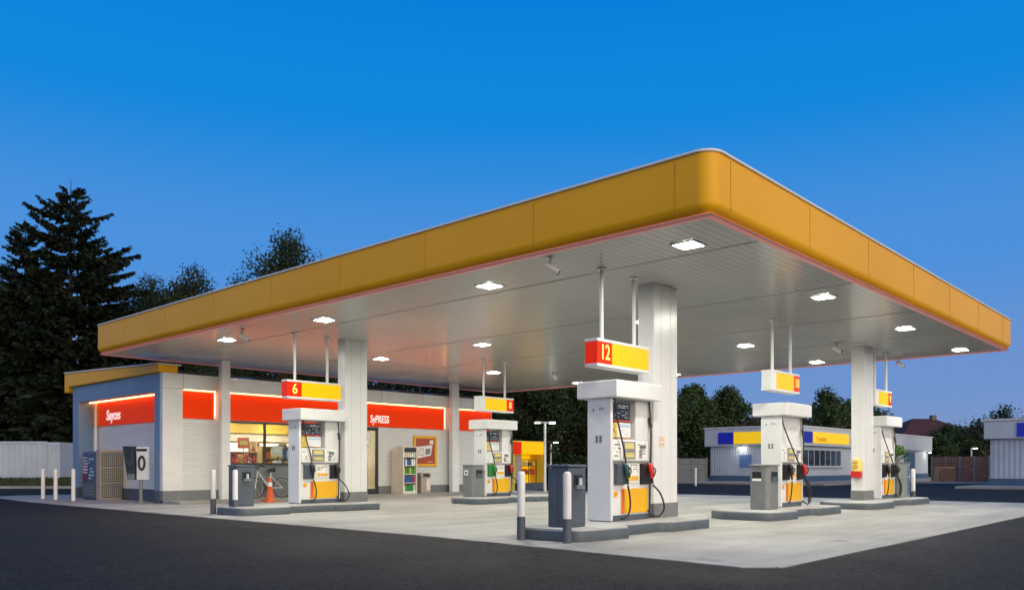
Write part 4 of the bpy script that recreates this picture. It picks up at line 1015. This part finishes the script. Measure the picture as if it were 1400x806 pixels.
def leafy(H, RW, seed, ncl=70, nl=95, ls=.2, base=.28, sparse=False, shape=1.0, shoots=0):
    rng = random.Random(seed); tb = MB(); lb = MB()
    top = Vector((rng.uniform(-.3, .3), rng.uniform(-.3, .3), H * .8)); tp = limb(tb, (0, 0, 0), top, H * .022 + .05, .04, rng, 8, .02)
    tips = []
    for k in range(ncl):
        t = rng.uniform(base, 1.0); a = rng.uniform(0, 2 * pi)
        prof = (sin(pi * min(1, (t - base) / (1 - base) * .86 + .14)) ** .6) * shape
        r = RW * prof * rng.uniform(.2, 1.0) * (1.25 if rng.random() < .15 else 1)
        tips.append((Vector((r * cos(a), r * sin(a), H * t * rng.uniform(.93, 1.03))), t))
    for p, t in tips:
        i = min(int(max(.25, t - .22) * 10 * .8 / .8), 8); st = tp[min(i, len(tp) - 1)].lerp(p, .05)
        pts = limb(tb, st, p, .045 + .01 * H * (1 - t), .012, rng, 4, .07)
        R0 = RW * rng.uniform(.15, .28) + .25
        for j in range(int(nl * 2.5 * rng.uniform(.6, 1.3))):
            if sparse and rng.random() < .5:
                c = pts[rng.randint(2, 4)] + Vector((rng.gauss(0, .15), rng.gauss(0, .15), rng.gauss(0, .15)))
            else:
                v = Vector((rng.gauss(0, 1), rng.gauss(0, 1), rng.gauss(0, .75))); v *= R0 * rng.uniform(.3, 1.0) / max(v.length, .2); c = p + v
            d = Vector((rng.uniform(-1, 1), rng.uniform(-1, 1), rng.uniform(-1, .6))).normalized(); e = d.cross(Vector((rng.uniform(-1, 1), rng.uniform(-1, 1), rng.uniform(-1, 1)))).normalized()
            l = ls * .92 * rng.uniform(.6, 1.3); lb.add([c - d * l * .5, c + e * l * .36, c + d * l * .6, c - e * l * .36], [(0, 1, 2, 3)])
    for k in range(shoots):
        a = rng.uniform(0, 2 * pi); r = RW * rng.uniform(.1, .85); z0 = H * rng.uniform(.55, .8) * (1 - .25 * r / RW); h = H * rng.uniform(.16, .28)
        p0 = Vector((r * cos(a), r * sin(a), z0)); p1 = p0 + Vector((rng.uniform(-.25, .25), rng.uniform(-.25, .25), h)); limb(tb, p0, p1, .04, .01, rng, 4, .04)
        for j in range(int(nl * 1.3)):
            s_ = rng.random() ** .8; w_ = .5 * (1 - s_) + .09; c = p0.lerp(p1, s_) + Vector((rng.gauss(0, w_ * .6), rng.gauss(0, w_ * .6), rng.gauss(0, .1)))
            d = Vector((rng.uniform(-1, 1), rng.uniform(-1, 1), rng.uniform(-.3, 1))).normalized(); e = d.cross(Vector((rng.uniform(-1, 1), rng.uniform(-1, 1), rng.uniform(-1, 1)))).normalized()
            l = ls * .9 * rng.uniform(.6, 1.2); lb.add([c - d * l * .5, c + e * l * .36, c + d * l * .6, c - e * l * .36], [(0, 1, 2, 3)])
    return tb, lb
def plant_tree(name, builder, m, px, d, label, rz=0.0, group='trees behind the station', z=0):
    tb, lb = builder; x, y = far(px, d); o = empty(name, (x, y, z), label, 'tree', group, rz=rz)
    tb.build('trunk', M['bark'], o); lb.build('crown', m, o); return o
def H_(py, d): return hz(py, d)
sp = plant_tree('spruce_tree', spruce(H_(243, 57), 7.6, 21, 1.35), M['spruce'], 96, 57, 'tall dark spruce with a bare leader, highest tree at the left')
plant_tree('spruce_tree', spruce(H_(298, 60), 5.6, 22, 1.2), M['spruce'], 34, 60, 'dark spruce at the left edge, second highest')
copy_tree(sp, (*far(-60, 62), 0), 'broad dark spruce partly outside the left edge', rz=1.9, scale=(1, 1, .8))
copy_tree(sp, (*far(168, 62), 0), 'dark spruce right behind the shop left end, lower than the tall one', rz=3.3, scale=(.85, .85, .63))
la = plant_tree('leafy_tree', leafy(H_(380, 62), 4.8, 31, 125, 120, .2, .12, shoots=20), M['leaf_a'], 262, 62, 'leafy tree showing over the left end of the canopy')
plant_tree('leafy_tree', leafy(H_(326, 64), 5.2, 32, 130, 125, .2, .2, shoots=24), M['leaf_a'], 388, 64, 'tallest round leafy tree showing above the canopy fascia')
copy_tree(la, (*far(205, 63), 0), 'leafy tree between the spruces and the shop roof', rz=1.2, scale=(.95, .95, .97))
copy_tree(la, (*far(330, 70), 0), 'leafy tree hidden mostly behind the canopy left half', rz=2.2, scale=(1.2, 1.2, .98))
copy_tree(la, (*far(480, 66), 0), 'leafy tree seen in the gap above the middle of the shop', rz=4.2, scale=(1.3, 1.3, .7))
copy_tree(la, (*far(590, 66), 0), 'leafy tree seen in the gap above the right of the shop', rz=5.2, scale=(1.2, 1.2, .7))
dk = plant_tree('leafy_tree', leafy(H_(470, 56), 3.6, 33, 110, 120, .24, .05), M['leaf_a'], 705, 56, 'dense dark tree behind the lit yellow kiosk')
copy_tree(dk, (*far(765, 60), 0), 'dense dark tree right of the two headed lamp post', rz=1.5, scale=(1.05, 1.05, 1.1))
copy_tree(dk, (*far(815, 66), 0), 'dense dark tree mostly hidden behind pump 12', rz=2.6, scale=(1.1, 1.1, 1.05))
copy_tree(dk, (*far(655, 62), 0), 'dense dark tree behind the right end of the shop', rz=3.4, scale=(1.1, 1.1, 1.1))
copy_tree(dk, (*far(735, 74), 0), 'farther dense dark tree between the lamp posts', rz=4.4, scale=(1.4, 1.4, 1.2))
copy_tree(dk, (*far(40, 66), 0.3), 'dense dark bush tree low behind the white container', rz=.4, scale=(1.6, 1.6, .75))
copy_tree(dk, (*far(110, 60), 0.3), 'dense dark bush tree beside the shop left corner', rz=5.4, scale=(1.1, 1.1, .85))
copy_tree(dk, (*far(-20, 68), 0.3), 'dense dark bush tree at the lower left edge', rz=2.4, scale=(1.6, 1.6, .9))
ba = plant_tree('leafy_tree', leafy(H_(535, 72), 2.7, 34, 60, 80, .24, .12, shoots=34), M['leaf_b'], 998, 72, 'green tree with pointed shoots left of the middle right sign')
copy_tree(ba, (*far(945, 70), 0), 'green tree touching the column of pump 12', rz=1.4, scale=(1.1, 1.1, 1.0))
copy_tree(ba, (*far(968, 78), 0), 'farther green tree between two others behind the white building left end', rz=2.4, scale=(1.2, 1.2, .92))
copy_tree(ba, (*far(895, 66), 0), 'dark green tree hidden behind the column of pump 12', rz=3.1, scale=(1.1, 1.1, .95))
bb = plant_tree('leafy_tree', leafy(H_(540, 80), 3.3, 35, 75, 90, .25, .12, shoots=26), M['leaf_b'], 1130, 80, 'broad green tree behind the yellow sign of the white building')
copy_tree(bb, (*far(1178, 84), 0), 'green tree behind the far right column', rz=2.1, scale=(1, 1, .98))
copy_tree(bb, (*far(1296, 92), 0), 'low dark tree between the red roofed houses', rz=.7, scale=(.8, .8, .68))
copy_tree(bb, (*far(1322, 84), 0), 'low dark bush tree above the brown fence', rz=3.7, scale=(.9, .9, .6))
copy_tree(bb, (*far(1278, 80), 0), 'low dark bush tree by the right end of the white building', rz=4.7, scale=(.7, .7, .52))
plant_tree('leafy_tree', leafy(H_(560, 66), 3.2, 36, 26, 42, .22, .3, True, shoots=26), M['leaf_a'], 1375, 66, 'sparse feathery tree above the ribbed shed at the right edge')

# ------------------------------------------------------------------ sky, sun, camera
w = bpy.data.worlds.new('World'); sc.world = w; w.use_nodes = True
nt = w.node_tree; N = nt.nodes; L = nt.links; bg = N['Background']
SUN_EL = 4.0; SUN_AZ = -100.0      # direction of the afterglow, degrees from +X towards +Y (behind and right of the camera)
sky = N.new('ShaderNodeTexSky'); sky.sky_type = 'NISHITA'; sky.sun_disc = False
sky.sun_elevation = R(SUN_EL); sky.sun_rotation = R(90 - SUN_AZ); sky.altitude = 100; sky.ozone_density = 4.0; sky.dust_density = .4
tc = N.new('ShaderNodeTexCoord'); sx = N.new('ShaderNodeSeparateXYZ'); L.new(tc.outputs['Generated'], sx.inputs[0])
rp = N.new('ShaderNodeValToRGB'); L.new(sx.outputs[2], rp.inputs[0])
cr = rp.color_ramp; cr.interpolation = 'EASE'
stops = [(0.0, (.225, .31, .53)), (.10, (.15, .285, .61)), (.24, (.07, .275, .70)), (.40, (.004, .235, .70)), (.54, (.0, .20, .68)), (1.0, (.0, .13, .5))]
cr.elements[0].position = stops[0][0]; cr.elements[0].color = (*stops[0][1], 1)
cr.elements[1].position = 1.0; cr.elements[1].color = (*stops[-1][1], 1)
for p, c in stops[1:-1]:
    e = cr.elements.new(p); e.color = (*c, 1)
sk = N.new('ShaderNodeVectorMath'); sk.operation = 'SCALE'; L.new(sky.outputs[0], sk.inputs[0]); sk.inputs['Scale'].default_value = .008
ad = N.new('ShaderNodeVectorMath'); ad.operation = 'ADD'; L.new(rp.outputs[0], ad.inputs[0]); L.new(sk.outputs[0], ad.inputs[1])
dt = N.new('ShaderNodeVectorMath'); dt.operation = 'DOT_PRODUCT'; L.new(tc.outputs['Generated'], dt.inputs[0]); dt.inputs[1].default_value = (cos(R(-114)), sin(R(-114)), .12)
mr = N.new('ShaderNodeMapRange'); mr.interpolation_type = 'SMOOTHSTEP'; mr.inputs[1].default_value = .05; mr.inputs[2].default_value = 1.0; L.new(dt.outputs['Value'], mr.inputs[0])
gl = N.new('ShaderNodeMix'); gl.data_type = 'RGBA'; L.new(mr.outputs[0], gl.inputs[0]); L.new(ad.outputs[0], gl.inputs[6]); gl.inputs[7].default_value = (1.2, 1.0, .84, 1)
L.new(gl.outputs[2], bg.inputs[0]); bg.inputs[1].default_value = 1.0
sl = bpy.data.lights.new('afterglow_sun', 'SUN'); sl.energy = 1.5; sl.angle = R(45); sl.color = (1, .86, .68)
so = bpy.data.objects.new('afterglow_sun', sl); COL.objects.link(so)
el = R(12); az = R(SUN_AZ); dirv = Vector((cos(az) * cos(el), sin(az) * cos(el), sin(el)))
so.rotation_euler = (-dirv).to_track_quat('-Z', 'Y').to_euler(); so.location = (0, -20, 30)

cam = bpy.data.cameras.new('camera'); co = bpy.data.objects.new('camera', cam); COL.objects.link(co)
co.location = (0, 0, 1.15); co.rotation_euler = (pi / 2, 0, YAW - pi / 2)
cam.sensor_width = 36; cam.lens = 36 * 1123 / 1400; cam.shift_y = 234 / 1400; cam.clip_end = 1500; cam.clip_start = .1
sc.camera = co
sc.view_settings.view_transform = 'Standard'; sc.view_settings.look = 'None'; sc.view_settings.exposure = 0; sc.view_settings.gamma = 1
try: sc.view_settings.use_curve_mapping = False
except Exception: pass
sc.cycles.use_denoising = True
sc.cycles.sample_clamp_indirect = 6
sc.cycles.max_bounces = 8; sc.cycles.diffuse_bounces = 4; sc.cycles.glossy_bounces = 3; sc.cycles.transparent_max_bounces = 8
